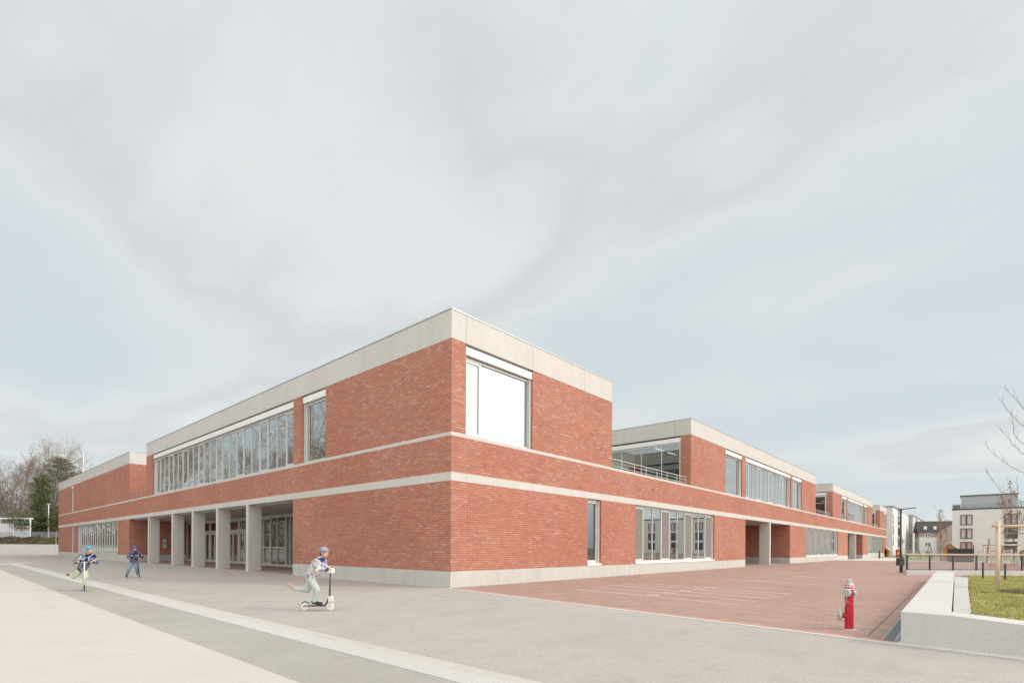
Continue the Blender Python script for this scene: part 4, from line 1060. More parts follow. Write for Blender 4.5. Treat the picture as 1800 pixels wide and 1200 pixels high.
# left grey apartment row
T = empty('apartment_row', (141.9,1.98,0), 'row of grey and white apartment blocks with recessed balconies beyond the school end', 'building')
HR = 11.6
w = MB(); w.box((141.9,1.98,-.1), (160,22,HR)); w.build('wall', M['render_blue'], T)
MB().box((141.6,1.7,HR), (160.2,22.2,HR+.25)).build('roof_edge', M['panel_grey'], T)
x2 = 147.2
for i in range(4):
    z = 1.2+2.75*i
    if i < 3: MB().box((142.8,1.93,z+1.0), (143.8,1.99,z+3.1)).build('window', M['windark'], T)
    MB().box((152.5,1.90,z+.86), (159.8,1.97,z+2.7)).build('window', M['windark'], T)
    MB().box((152,1.5,z+.2), (160,1.97,z+.85)).build('balcony', M['render_white'], T)
MB().box((160.01,2.4,-.1), (185.9,20,HR-.2)).build('wall', M['render_white'], T)
MB().box((186,1.5,-.1), (189.9,12,HR)).build('panel_bay', M['panel_grey'], T)
for i in range(3): MB().box((185.96,1.48,2.7+2.9*i), (186.0,3.5,2.76+2.9*i)).build('panel_joint', M['windark'], T)
MB().box((190,1.5,-.1), (240,14,HR)).build('wall', M['render_white'], T)
MB().box((185.8,1.3,HR+.02), (240.3,14.3,HR+.3)).build('roof_edge', M['panel_grey'], T)
for j, x in enumerate((196,212,228)):
    for i in range(4):
        z = .6+2.85*i
        MB().box((x,1.42,z+.4), (x+9,1.49,z+2.4)).build('window', M['windark'], T)
        MB().box((x-.5,.8,z-.35), (x+9.5,1.48,z+.35)).build('balcony', M['render_white'], T)
# gabled old house
T0 = Vector((177.70,-0.69,0)); T1 = Vector((179.38,-8.60,0)); d = (T1-T0).normalized(); n_ = Vector((-d.y,d.x,0))
if n_.dot(fw) > 0: n_ = -n_
T = empty('gabled_house', tuple(T0), 'old house with dark tiled roof, pink upper storey and two skylights between the apartment blocks', 'building')
l = (T1-T0).length; c = (T0+T1)/2-n_*4
MB().obox((c.x,c.y,2.3), d*l/2, n_*4, (0,0,2.6)).build('wall', M['render_blue'], T)
MB().obox((c.x,c.y,5.7), d*(l/2-.003), n_*3.997, (0,0,.8)).build('upper_wall', M['render_pink'], T)
e0, e1 = T0+n_*.4-d*.4, T1+n_*.4+d*.4; r0, r1 = T0-n_*4-d*.4, T1-n_*4+d*.4; b0, b1 = T0-n_*8.4-d*.4, T1-n_*8.4+d*.4
rf = MB(); ze, zr = 6.3, 9.6
rf.quad((e0.x,e0.y,ze),(e1.x,e1.y,ze),(r1.x,r1.y,zr),(r0.x,r0.y,zr)); rf.quad((r0.x,r0.y,zr),(r1.x,r1.y,zr),(b1.x,b1.y,ze),(b0.x,b0.y,ze)); rf.quad((e0.x,e0.y,ze),(r0.x,r0.y,zr),(b0.x,b0.y,ze)); rf.quad((e1.x,e1.y,ze),(b1.x,b1.y,ze),(r1.x,r1.y,zr))
ro = rf.build('roof', M['roof'], T)
for t_ in (.18,.45):
    q = T0+d*l*t_-n_*1.0; MB().obox((q.x,q.y,7.6), d*.35, n_*.25, (0,0,.45)).build('skylight', M['white'], ro)
q = T0+d*l*.86; gw = MB()
pa_, pb_, pc_ = q-d*2.9+n_*.5, q+d*2.9+n_*.5, q+n_*.5
gw.quad((pa_.x,pa_.y,-.1),(pb_.x,pb_.y,-.1),(pb_.x,pb_.y,6.1),(pc_.x,pc_.y,8.3),(pa_.x,pa_.y,6.1)); bk = n_*-4
for A_, B_ in ((pa_,pb_),): pass
gw.quad((pa_.x,pa_.y,-.1),(pa_.x,pa_.y,6.1),((pa_+bk).x,(pa_+bk).y,6.1),((pa_+bk).x,(pa_+bk).y,-.1))
gw.build('gable_wall', M['render_pink'], T)
apt_windows(T, T0, d, None, n_, [(1.3,2.5,5.0,6.0,'windark'),(1.3,2.5,2.4,3.5,'windark'),(1.3,2.5,.1,1.0,'windark'),(6.9,7.9,2.2,3.4,'windark')], 'render_white')
q = T0+n_*.5
apt_windows(T, q, d, None, n_, [(8.6,9.5,5.0,5.9,'windark')], 'render_white')
# far fence, hut, enclosure, poles
f0 = Vector((115.24,0.35,0)); f1 = Vector((126.36,-24.20,0))
mesh_fence('garden_fence', f0, f1, 0, 1.35, 5, 'long low grey mesh fence behind the far lawn', grid=.16, wr=.012)
RY = Vector((0,-1,0)); FX = Vector((1,0,0))
def hut(px_y, w, dpt, h, hr, s, lab):
    x, y = px_y; T = empty('play_hut', (x,y,0), lab, 'hut', 'small timber play huts')
    c = Vector((x,y,0)); a_, b_ = RY*w/2, FX*dpt/2
    MB().obox((c+b_).to_tuple()[:2]+(h/2,), a_, FX*.03, (0,0,h/2)).obox((c-a_).to_tuple()[:2]+(h/2,), RY*.03, b_, (0,0,h/2)).obox((c+a_).to_tuple()[:2]+(h/2,), RY*.03, b_, (0,0,h/2)).obox((c-b_-a_*.6).to_tuple()[:2]+(h/2,), a_*.35, FX*.03, (0,0,h/2)).obox((c-b_+a_*.75).to_tuple()[:2]+(h/2,), a_*.22, FX*.03, (0,0,h/2)).build('wall', M['woodhut'], T)
    r = MB(); e = 1.25
    for sg in (-1,1):
        p = [c+a_*sg*e-b_*1.2, c-b_*1.2, c+b_*1.2, c+a_*sg*e+b_*1.2]; z = [h-.1, hr, hr, h-.1]
        for o_ in (0,.05): r.quad(*[(p[i].x,p[i].y,z[i]+o_) for i in range(4)])
        r.quad((p[0].x,p[0].y,z[0]),(p[1].x,p[1].y,z[1]),(p[1].x,p[1].y,z[1]+.05),(p[0].x,p[0].y,z[0]+.05))
    r.build('roof', M['woodrail'], T)
    g = MB(); g.quad(tuple(c-a_-b_*1.01+Vector((0,0,h-.02))), tuple(c+a_-b_*1.01+Vector((0,0,h-.02))), tuple(c-b_*1.01+Vector((0,0,hr-.03)))); g.build('gable_board', M['woodhut'], T)
hut((71.59,-10.74), 1.3, 1.6, 1.55, 2.15, 1, 'small timber play hut with a pitched roof behind the dark slatted enclosure')
hut((110.21,-0.01), 1.3, 1.4, 1.25, 1.95, 1, 'small timber hut just past the far end of the school')
x, y = 67.11,-11.73
T = empty('bin_enclosure', (x,y,0), 'dark slatted bin enclosure in front of the play hut', 'enclosure')
sl = MB()
RY = Vector((0,-1,0)); FX = Vector((1,0,0))
for k in range(9): sl.obox((x,y,.14+.165*k), RY*1.09, FX*.03, (0,0,.068))
for s_ in (-1,1):
    for k in range(9): 
        q = Vector((x,y,0))+RY*1.09*s_+FX*.9; sl.obox((q.x,q.y,.14+.165*k), RY*.03, FX*.86, (0,0,.068))
sl.build('slat_panel', M['dhull'], T)
MB().obox((x+.9,y,.75), RY*1.03, FX*.78, (0,0,.72)).build('container', M['dark_metal'], T)
for s_ in (-1,.45,1):
    q = Vector((x,y,0))+RY*1.14*s_-FX*.06; MB().obox((q.x,q.y,.95 if s_ != .45 else .8), RY*.04, FX*.04, (0,0,1.0 if s_ != .45 else .85)).build('post', M['dark_metal'], T)
for (pa, pb, s_, z1, lab) in ((1621,1609,72,2.6,'leftmost slanting play pole leaning left over the far lawn'),(1640,1635,74,2.2,'slanting play pole left of the forked tree'),(1628,1633,80,2.0,'shorter play pole leaning right on the far lawn'),(1593,1598,62,1.5,'short leaning stake near the railing end'),(1734,1739,52,2.5,'slanting dark pole left of the tree stakes')):
    X = dict(zip((1621,1640,1628,1593,1734), ([(79.42,-7.51),(82.97,-8.49),(89.96,-7.33),(65.50,-6.90),(58.32,-13.87)])))[pa]
    Y2 = dict(zip((1609,1635,1633,1598,1739), ([(78.80,-6.81),(82.70,-8.19),(90.25,-7.65),(65.73,-7.15),(58.50,-14.08)])))[pb]
    T = empty('play_pole', (X[0],X[1],0), lab, 'pole', 'leaning play poles')
    MB().tube([(X[0],X[1],-.1),(Y2[0],Y2[1],z1)], [.08,.06], 7).build('shaft', M['greywood'], T)
    MB().lathe((X[0],X[1],0), [(.12,0),(.12,.05),(.09,.06)], sides=8).build('foot', M['galv'], T)
x, y = 101.91,-2.71
T = empty('sign_box', (x,y,0), 'red cabinet with a yellow sign beside the street lamp, on the far lawn', 'cabinet')
MB().obox((x,y,.68), rt*.22, fw*.15, (0,0,.68)).build('cabinet_body', M['redbox'], T)
MB().obox((x-fw.x*.16,y-fw.y*.16,.75), rt*.13, fw*.01, (0,0,.2)).build('sign_plate', M['yellow'], T)
x, y = 85.24,-2.01
T = empty('marker_post', (x,y,0), 'rust-red marker post in front of the last ground-floor windows', 'post')
MB().obox((x,y,.55), rt*.08, fw*.08, (0,0,.55)).build('shaft', mat_plain('rust_paint', (.16,.05,.04), .7), T)
MB().obox((x,y,1.13), rt*.09, fw*.09, (0,0,.03)).build('post_cap', M['redbox'], T)
x, y = 85.01,-16.81
T = empty('street_lamp', (x,y,0), 'dark street lamp before the windows of the right apartment block', 'street lamp')
MB().tube([(x,y,0),(x,y,4.05)], [.07,.05], 8).build('pole', M['dark_metal'], T)
MB().obox((x,y,4.1), rt*.22, fw*.15, (0,0,.05)).build('lamp_head', M['silver'], T)
for (px_y, lab) in (((49.34,-15.80), 'grey tubular bicycle hoop nearer the right lamp'), ((50.00,-16.55), 'grey tubular bicycle hoop at the right edge')):
    x, y = px_y; T = empty('bicycle_hoop', (x,y,0), lab, 'bicycle rack', 'bicycle hoops')
    a_ = Vector((x,y,0)); MB().tube([a_-rt*.4, a_-rt*.4+Vector((0,0,.8)), a_+rt*.4+Vector((0,0,.8)), a_+rt*.4], .03, 8).build('hoop', M['dark_metal'], T)
    MB().tube([a_-rt*.4+Vector((0,0,.4)), a_+rt*.4+Vector((0,0,.4))], .02, 8).build('crossbar', M['dark_metal'], T)

# trees on the right
YP = dict(bend=.12, up=.22, rmin=.007, trunklvl=0, kids=[13,4,3], start=[.42,.2,.2], ang=(.5,1.0), len=[(.16,.30),(.4,.6),(.4,.6)], rr=.42)
def small_tree(name, x, y, z0, seed, h, P, lab, leaf=None, nleaf=0, lsz=.05, r0=.05, group=None, bark='bark', maxl=3):
    random.seed(seed); T = empty(name, (x,y,z0), lab, 'tree', group); tr, tw, lf = MB(), MB(), []
    grow(tr, tw, lf, Vector((x,y,z0-.1)), Vector((.02,.01,1)).normalized(), h, r0, 0, maxl, P)
    tr.build('trunk', M[bark], T, smooth=True)
    if leaf:
        for i in range(nleaf):
            c = random.choice(lf)+rv(.10); a, b = rv(lsz), rv(lsz); tw.quad(c-a, c+b, c+a, c-b, m=1)
    tw.build('crown', [M['twig'], M[leaf or 'twig']], T); return T
x, y = 34.58,-14.26
small_tree('young_tree', x, y, 0, 4, 4.5, YP, 'slender young tree keeping a few brown leaves, tied in the stakes beyond the railing', 'brownleaf', 330, .05, .045)
x, y = 53.47,-15.94
small_tree('young_tree', x, y, 0, 9, 1.2, YP, 'low young tree with brown leaves beside the right lamp', 'brownleaf', 260, .05, .03)
MP = dict(bend=.22, up=.18, rmin=.012, trunklvl=2, kids=[5,4,3,3], start=[.25,.3,.2,.2], ang=(.25,.65), len=[(.35,.5),(.4,.55),(.4,.6),(.4,.6)], rr=.62)
x, y = 73.44,-9.81
small_tree('forked_tree', x, y, 0, 14, 3.9, MP, 'gnarled bare tree with forked limbs in front of the gabled house', 'twigbud', 120, .05, .12, maxl=4)
x, y = 109.96,-2.74
small_tree('shrub_tree', x, y, 0, 16, 2.6, MP, 'small bare shrubby tree behind the near street lamp', None, 0, .06, .06)
# near tree: trunk just outside the frame, boughs reaching in
NPP = dict(bend=.14, up=.17, rmin=.0045, trunklvl=1, kids=[16,3,2], start=[.26,.3,.2], ang=(.8,1.2), len=[(.26,.42),(.3,.5),(.3,.5)], rr=.36)
tc = cN
tc = cN+rt*.16
T = empty('near_tree', (tc.x+.05,tc.y,.27), 'thin-branched bare tree whose leftmost boughs reach in from the right edge', 'tree')
random.seed(31); tr, tw = MB(), MB(); base = Vector((tc.x+.05,tc.y,.17))
tr.tube([base, base+Vector((.03,.02,1.6)), base+Vector((-.02,.05,3.2)), base+Vector((.04,0,4.6)), base+Vector((0,.03,6.0))], [.055,.048,.036,.024,.01], 9)
for i in range(14):
    zb = 1.9+.26*i; a = i*2.4+.5; out = Vector((math.cos(a), math.sin(a), 0))
    if i % 3 == 0: out = (-rt+fw*random.uniform(-.3,.5)).normalized()
    ln_ = (1.38-.06*i)*random.uniform(.85,1.15)
    if i % 3 == 0: ln_ *= 1.0
    side = Vector((-out.y,out.x,0)); pts = []
    for k in range(8):
        f = k/7; pts.append(base+Vector((0,0,zb-.17))+out*ln_*(f**.85)+Vector((0,0,.25*f+.75*f*f))+side*(.09*math.sin(f*5+i))+rv(.025)*f)
    tr.tube(pts, [.010*(1-k/7*.70) for k in range(8)], 5, cap=False)
    for k in (3,4,5,6):
        for _ in range(1):
            p = pts[k]; d = ((pts[k+1]-p).normalized()+rv(.7)+Vector((0,0,.5))).normalized(); l = random.uniform(.25,.6)*ln_*.6
            q = [p, p+d*l*.35+rv(.02), p+d*l*.7+Vector((0,0,.05*l))+rv(.03), p+d*l+Vector((0,0,.16*l))]
            tw.tube(q, [.005,.0045,.0038,.003], 3, cap=False)
tr.build('trunk', M['barkpale'], T, smooth=True); tw.build('crown', M['twig'], T)

# ------------------------------------------------------------------ people
def caps(mb, p, q, r0, r1, seg_=10, rings=4):
    """tapered capsule"""
    p, q = Vector(p), Vector(q); ax = (q-p); l = ax.length
    ax = ax.normalized() if l > 1e-6 else Vector((0,0,1)); pts, rad = [], []
    for i in range(rings+1):
        t_ = PI/2*i/rings; pts.append(p-ax*r0*math.cos(t_)); rad.append(max(.0004, r0*math.sin(t_)))
    for i in range(rings+1):
        t_ = PI/2*i/rings; pts.append(q+ax*r1*math.sin(t_)); rad.append(max(.0004, r1*math.cos(t_)))
    mb.tube2(pts, rad, ax, seg_, 0)
def ball(mb, c, r, ax=None, seg_=12, rings=8):
    """ellipsoid, r=(rx,ry,rz) along axes ax"""
    c = Vector(c); ax = ax or (Vector((1,0,0)), Vector((0,1,0)), Vector((0,0,1))); n0 = len(mb.v)
    for i in range(rings+1):
        t_ = PI*i/rings
        for k in range(seg_):
            f = 2*PI*k/seg_; mb.v.append(tuple(c+ax[0]*r[0]*max(.01, math.sin(t_))*math.cos(f)+ax[1]*r[1]*max(.01, math.sin(t_))*math.sin(f)+ax[2]*r[2]*math.cos(t_)))
    for i in range(rings):
        for k in range(seg_):
            j = (k+1) % seg_; a = n0+i*seg_; mb.f.append((a+k, a+seg_+k, a+seg_+j, a+j)); mb.mi.append(0)
    mb.f.append(tuple(n0+k for k in range(seg_))); mb.mi.append(0); q = n0+rings*seg_; mb.f.append(tuple(q+k for k in range(seg_))[::-1]); mb.mi.append(0)
def fused(mb, name, mat, parent, vox=.008, smooth=4):
    """melt overlapping shapes into one continuous surface"""
    o = mb.build(name, mat, parent); m = o.modifiers.new('Remesh', 'REMESH'); m.mode = 'VOXEL'; m.voxel_size = vox; m.use_smooth_shade = True
    s = o.modifiers.new('Smooth', 'SMOOTH'); s.factor = .5; s.iterations = smooth
    dg = bpy.context.evaluated_depsgraph_get(); me = bpy.data.meshes.new_from_object(o.evaluated_get(dg))
    o.modifiers.clear(); o.data = me; me.materials.clear(); me.materials.append(mat)
    me.polygons.foreach_set('use_smooth', [True]*len(me.polygons)); return o
def person(org, A, Bv, J, lab, top, legs, shoes, hatmat, kind, face, lowmat=None):
    """A, Bv: horizontal axes; J: joints as (a, b, z) triples"""
    O = Vector(org); Z = Vector((0,0,1))
    W = lambda t_: O+A*t_[0]+Bv*t_[1]+Z*t_[2]
    K = {k: W(v) for k, v in J.items() if k not in ('tilt','bar')}
    T = empty('person', tuple(O), lab, 'person')
    fwd = (A*face[0]+Bv*face[1]+Z*face[2]).normalized(); side = fwd.cross(Z).normalized(); up = side.cross(fwd).normalized()
    tilt = J.get('tilt', 0)
    if tilt: up2 = (up*math.cos(tilt)+side*math.sin(tilt)); side = (side*math.cos(tilt)-up*math.sin(tilt)); up = up2

    h = K['head']; b = MB()
    ball(b, h+up*.018, (.070,.088,.093), (side, fwd, up)); ball(b, h-up*.045+fwd*.022, (.052,.062,.060), (side, fwd, up))
    caps(b, h+fwd*.084+up*.012, h+fwd*.098-up*.018, .008, .012, 8, 3)
    for s_ in (-1,1): ball(b, h+side*.072*s_-up*.008-fwd*.005, (.010,.018,.026), (side, fwd, up), 8, 6)
    ball(b, h+fwd*.077-up*.052, (.022,.010,.008), (side, fwd, up), 8, 6)
    caps(b, K['neck'], h-up*.05, .040, .036); caps(b, K['chest'], K['neck'], .085, .045)
    for s_ in ('l','r'):
        caps(b, K['chest'].lerp(K['neck'], .7), K['sh'+s_], .05, .045); caps(b, K['chest'], K['sh'+s_], .06, .045)
        caps(b, K['sh'+s_], K['el'+s_], .042, .033); caps(b, K['el'+s_], K['ha'+s_].lerp(K['el'+s_], .14), .033, .023)
        caps(b, K['pelvis'], K['hip'+s_], .08, .07); caps(b, K['hip'+s_], K['kn'+s_], .070, .048); caps(b, K['kn'+s_], K['an'+s_], .046, .031); caps(b, K['an'+s_], K['to'+s_], .030, .024)
        # hand: palm, four fingers curled round the grip and a thumb
        ha = K['ha'+s_]; fa = (ha-K['el'+s_]).normalized(); bar = J.get('bar'); bar = (A*bar[0]+Bv*bar[1]).normalized() if bar else side
        up_h = bar.cross(fa).normalized(); up_h = up_h if up_h.z > 0 else -up_h
        w0 = ha-fa*.045
        ball(b, w0+fa*.022+up_h*.010, (.028,.033,.013), (bar, fa, up_h), 10, 8); caps(b, w0-fa*.03, w0+fa*.005, .021, .020, 8, 3)
        for i, ln_ in enumerate((.88,1,.95,.78)):
            k0 = w0+fa*.050+up_h*.010+bar*(-.024+.016*i); k1 = k0+fa*.020*ln_-up_h*.012; k2 = k1-fa*.006-up_h*.020*ln_; k3 = k2-fa*.018*ln_-up_h*.004
            for p_, q_ in ((k0,k1),(k1,k2),(k2,k3)): caps(b, p_, q_, .0072, .0066, 6, 2)
        sg = -1 if s_ == 'r' else 1
        t0 = w0+bar*.026*sg+fa*.01; t1 = t0+bar*.012*sg+fa*.02-up_h*.012; t2 = t1+fa*.012-up_h*.018; 
        caps(b, t0, t1, .010, .008, 6, 2); caps(b, t1, t2, .008, .007, 6, 2)
    caps(b, K['pelvis'], K['chest'], .095, .10)
    bo = fused(b, 'body', M['skin'], T, .0075, 2)
    e = MB()
    for s_ in (-1,1): ball(e, h+fwd*.083+side*.030*s_+up*.014, (.012,.006,.007), (side, fwd, up), 8, 6)
    e.build('eyes', M['eye'], T)
    l_ = MB(); ball(l_, h+fwd*.086-up*.052, (.020,.006,.006), (side, fwd, up), 8, 6); l_.build('lips', M['lip'], T)
    ha_ = MB(); ball(ha_, h+up*.03-fwd*.012, (.080,.092,.088), (side, fwd, up)); ball(ha_, h-fwd*.055-up*.02, (.06,.04,.07), (side, fwd, up))
    ho_ = ha_.build('hair', M['hair'], T, smooth=True)
    hm = MB()
    if kind == 'helmet':
        ball(hm, h+up*.055-fwd*.008, (.100,.122,.085), (side, fwd, up), 16, 10); fused(hm, 'helmet', M[hatmat], T, .009, 3)
        MB().tube([h+side*.085+up*.01, h-up*.10+fwd*.03, h-side*.085+up*.01], .006, 5).build('chin_strap', M['rubberblack'], T)
        v = MB()
        for k in (-1,0,1): v.obox(tuple(h+up*.137+side*.035*k), side*.008, fwd*.055, up*.006)
        v.build('helmet_vents', M['rubberblack'], T)
    else:
        ball(hm, h+up*.050-fwd*.012, (.090,.102,.082), (side, fwd, up), 16, 10); fused(hm, 'knit_hat', M[hatmat], T, .009, 3)
        hb = MB(); pts = [h+up*.048-fwd*.010+side*.090*math.cos(a_)+fwd*.104*math.sin(a_) for a_ in [2*PI*i/16 for i in range(17)]]
        hb.tube(pts, .013, 6, cap=False); hb.build('hat_brim', M[hatmat], T, smooth=True)
    j = MB(); wst = K['pelvis'].lerp(K['chest'], .12)
    caps(j, K['pelvis']+(K['chest']-K['pelvis'])*.0, K['chest'], .135, .135, 12); caps(j, K['chest'], K['neck']-(K['neck']-K['chest'])*.25, .125, .085, 12)
    for s_ in ('l','r'):
        caps(j, K['chest'], K['sh'+s_], .10, .075); caps(j, K['sh'+s_], K['el'+s_], .078, .062); caps(j, K['el'+s_], K['ha'+s_].lerp(K['el'+s_], .30), .060, .046)
    # folds in the cloth
    fused(j, 'jacket', M[top], T, .011, 3)
    cl = MB(); nk = K['neck']; rg = [nk-(nk-K['chest'])*.1+side*.068*math.cos(a_)+fwd*.068*math.sin(a_) for a_ in [2*PI*i/12 for i in range(13)]]
    cl.tube(rg, .022, 6, cap=False); cl.build('hood' if kind != 'helmet' else 'collar', M[lowmat or top], T, smooth=True)
    q = MB(); caps(q, K['pelvis']-Z*.01, K['pelvis']+Z*.02, .112, .112, 12)
    for s_ in ('l','r'):
        caps(q, K['pelvis'], K['hip'+s_], .100, .088); caps(q, K['hip'+s_], K['kn'+s_], .088, .068); caps(q, K['kn'+s_], K['an'+s_].lerp(K['kn'+s_], .10), .066, .052)
    fused(q, 'trousers', M[legs], T, .010, 3)
    for s_, sm in zip(('l','r'), shoes):
        f = MB(); an, to = K['an'+s_], K['to'+s_]; d_ = (to-an).normalized()
        caps(f, an-d_*.02, to+d_*.02, .042, .036); caps(f, an+(K['kn'+s_]-an).normalized()*.03, an, .042, .044)
        fused(f, 'shoe', M[sm], T, .008, 2)
    return T
def scooter(org, A, Bv, base, hb, hand_w, wr, lab, wheel, plates=False, stem_top=(0,0), deckz=.10, stem='alu', tall=None):
    """A: travel direction; Bv: sideways; base: wheelbase; hb: bar height; stem_top: offset (along, side) of the bar from the front wheel"""
    O = Vector(org); Z = Vector((0,0,1)); T = empty('kick_scooter', tuple(O), lab, 'scooter', 'kick scooters')
    W = lambda a, b, z: O+A*a+Bv*b+Z*z
    for a_ in (0, base):
        w = MB(); c = W(a_, 0, wr)
        w.lathe(c-Bv*.016, [(wr*.72,0),(wr*.96,.002),(wr,.010),(wr,.022),(wr*.96,.030),(wr*.72,.032)], Bv, 28); wo = w.build('wheel', M[wheel if plates else 'rubberblack'], T)
        r = MB(); r.lathe(c-Bv*.019, [(wr*.22,0),(wr*.22,.038)], Bv, 12)
        for k in range(5):
            t_ = 2*PI*k/5+a_; e = c+(A*math.cos(t_)+Z*math.sin(t_))*wr*.74; r.tube([c, e], .011, 5)
        ri = MB(); ri.lathe(c-Bv*.018, [(wr*.62,0),(wr*.76,0),(wr*.76,.036),(wr*.62,.036)], Bv, 24); 
        r.build('hub', M['silver'], wo); ri.build('rim', M['wheelwhite'], wo)
    c = W(base*.46, 0, deckz)
    MB().obox(tuple(c), A*(base*.34), Bv*.055, Z*.012).build('deck', M['dark_metal'], T, bevel=.008)
    MB().tube([W(base*.78,0,deckz), W(base*.88,0,deckz+.09), W(base*.93,0,wr*2+.10)], [.02,.018,.018], 8).build('neck_tube', M['teal'], T, smooth=True)
    MB().tube([W(-.02,.03,wr), W(.0,.03,deckz), W(base*.16,.0,deckz)], .012, 6).tube([W(-wr*.9,0,wr*1.6), W(-wr*.2,0,wr*2.15), W(wr*.9,0,wr*1.75)], .018, 6).build('rear_fender', M['teal'], T)
    bt = W(base+stem_top[0], stem_top[1], hb); lo = W(base-.02, 0, wr*2+.03)
    for s_ in (-1,1): MB().tube([W(base,.032*s_,wr), W(base-.01,.028*s_,wr*2+.02)], .009, 6).build('fork_leg', M['silver'], T)
    MB().tube([lo, bt], [.019,.015], 10).build('stem', M[stem], T, smooth=True)
    MB().tube([bt-Bv*hand_w, bt+Bv*hand_w], .012, 8).build('handlebar', M['silver'], T)
    for s_ in (-1,1): MB().tube([bt+Bv*s_*(hand_w-.10), bt+Bv*s_*(hand_w+.01)], .017, 10).build('grip', M['rubberblack'], T)
    if plates:
        q = bt.lerp(lo, .07); MB().obox(tuple(q+A*.02), A*.050, Bv*.075, Z*.055).build('bar_bag', M['wheelwhite'], T, bevel=.01)
        q = lo+Z*.05; MB().obox(tuple(q+A*.03), A*.045, Bv*.05, Z*.06).build('front_plate', M['wheelwhite'], T, bevel=.01)
    return T
# child crossing to the right
oA = Vector((-6.28,-2.38,0)); dA = Vector((.6642,-.7476,0)).normalized(); sA = Vector((-fw.x,-fw.y,0))   # sA points to the viewer
oA = Vector((-6.33,-2.46,0))
person(oA, dA, sA, dict(head=(.40,0,1.235), neck=(.35,0,1.115), chest=(.26,0,.98), pelvis=(.13,0,.70), shl=(.33,-.125,1.06), shr=(.31,.13,1.05), ell=(.36,-.20,.87), elr=(.33,.20,.86), hal=(.535,-.15,.925), har=(.535,.15,.925),
    hipl=(.10,-.065,.66), hipr=(.15,.065,.66), knl=(.02,-.07,.43), anl=(-.27,-.07,.46), tol=(-.37,-.07,.53), knr=(.27,.05,.44), anr=(.20,.02,.175), tor=(.33,.02,.145), bar=(0,1,0)),
    'child in grey knit hat and pale patterned jacket riding right past the brick corner', 'camo_pale', 'palejeans', ('pinkshoe','blackshoe'), 'greyhat', 'hat', (1,.25,-.1), 'navy')
scooter(oA, dA, sA, .54, .90, .20, .085, 'kick scooter with white wheels and white front bag under the nearest child', 'wheelwhite', True, (0,0), stem='dark_metal')
# child leaning towards the viewer
oB = Vector((-8.56,6.75,0)); cb = (Vector((-11.8,-13.24,0))-oB).normalized(); ab = Vector((-cb.y, cb.x, 0)); ab = ab if ab.dot(rt) > 0 else -ab
person(oB, ab, cb, dict(head=(.12,-.02,1.235), tilt=.28, neck=(.085,-.08,1.10), chest=(.05,-.14,.95), pelvis=(-.05,-.30,.66), shl=(-.08,-.12,1.02), shr=(.20,-.12,1.03), ell=(-.22,-.12,.86), elr=(.27,-.12,.86), hal=(-.145,.03,.875), har=(.165,.03,.875),
    hipl=(-.10,-.31,.62), hipr=(.0,-.30,.62), knl=(-.25,-.34,.42), anl=(-.33,-.62,.52), tol=(-.38,-.70,.47), knr=(.04,-.22,.39), anr=(-.02,-.24,.155), tor=(-.04,-.11,.125), bar=(1,0,0)),
    'child in teal hat leaning over a scooter with one leg kicked out, leftmost child', 'camo', 'greenpants', ('redshoe','limeshoe'), 'tealhat', 'hat', (-.1,1,-.15), 'navy')
scooter(oB-cb*.50, cb, -ab, .50, .865, .18, .075, 'kick scooter with white steering tube ridden towards the viewer by the leaning child', 'rubberblack', False, (.03,0), stem='white')
# child standing astride
oC = Vector((-5.57,13.77,0)); cc = (Vector((-11.8,-13.24,0))-oC).normalized(); ac = Vector((-cc.y, cc.x, 0)); ac = ac if ac.dot(rt) > 0 else -ac
person(oC, ac, cc, dict(head=(-.14,-.02,1.25), neck=(-.14,-.07,1.12), chest=(-.15,-.12,.98), pelvis=(-.21,-.24,.70), shl=(-.285,-.10,1.04), shr=(-.01,-.10,1.04), ell=(-.38,-.08,.88), elr=(.09,-.08,.88), hal=(-.25,.10,.945), har=(.09,.10,.945),
    hipl=(-.28,-.24,.65), hipr=(-.15,-.24,.65), knl=(-.36,-.20,.38), anl=(-.44,-.24,.085), tol=(-.45,-.12,.045), knr=(-.10,-.18,.40), anr=(-.06,-.24,.165), tor=(-.06,-.12,.14), bar=(1,0,0)),
    'child in blue helmet and dark checked jacket standing astride a scooter before the loggia columns', 'plaid', 'jeans', ('blackshoe','blackshoe'), 'helmet', 'helmet', (0,1,-.15), 'bluecloth')
scooter(oC-cc*.50, cc, -ac, .50, .94, .17, .09, 'kick scooter with a dark tube held by the helmeted child farthest back', 'rubberblack', False, (.06,.08), stem='dark_metal')

# ------------------------------------------------------------------ light, sky, camera
SUN_AZ = math.radians(-60); SUN_EL = math.radians(33)      # azimuth in scene axes
sd = Vector((math.cos(SUN_AZ)*math.cos(SUN_EL), math.sin(SUN_AZ)*math.cos(SUN_EL), math.sin(SUN_EL)))
ld_ = bpy.data.lights.new('sun', 'SUN'); ld_.energy = 1.1; ld_.angle = math.radians(7); ld_.color = (1,.89,.77)
lo_ = bpy.data.objects.new('sun', ld_); COL.objects.link(lo_); lo_.rotation_euler = (-sd).to_track_quat('-Z', 'Y').to_euler()
w = bpy.data.worlds.new('World'); S.world = w; w.use_nodes = True; t = w.node_tree
bg = t.nodes['Background']; bg.inputs['Strength'].default_value = .1
sky = N(t, 'ShaderNodeTexSky'); sky.sky_type = 'NISHITA'; sky.sun_disc = False; sky.sun_elevation = SUN_EL
sky.sun_rotation = math.atan2(sd.x, sd.y); sky.air_density = 1; sky.dust_density = 2
tc_ = N(t, 'ShaderNodeTexCoord'); V = tc_.outputs['Generated']
sep = N(t, 'ShaderNodeSeparateXYZ'); L(t, V, sep.inputs[0])
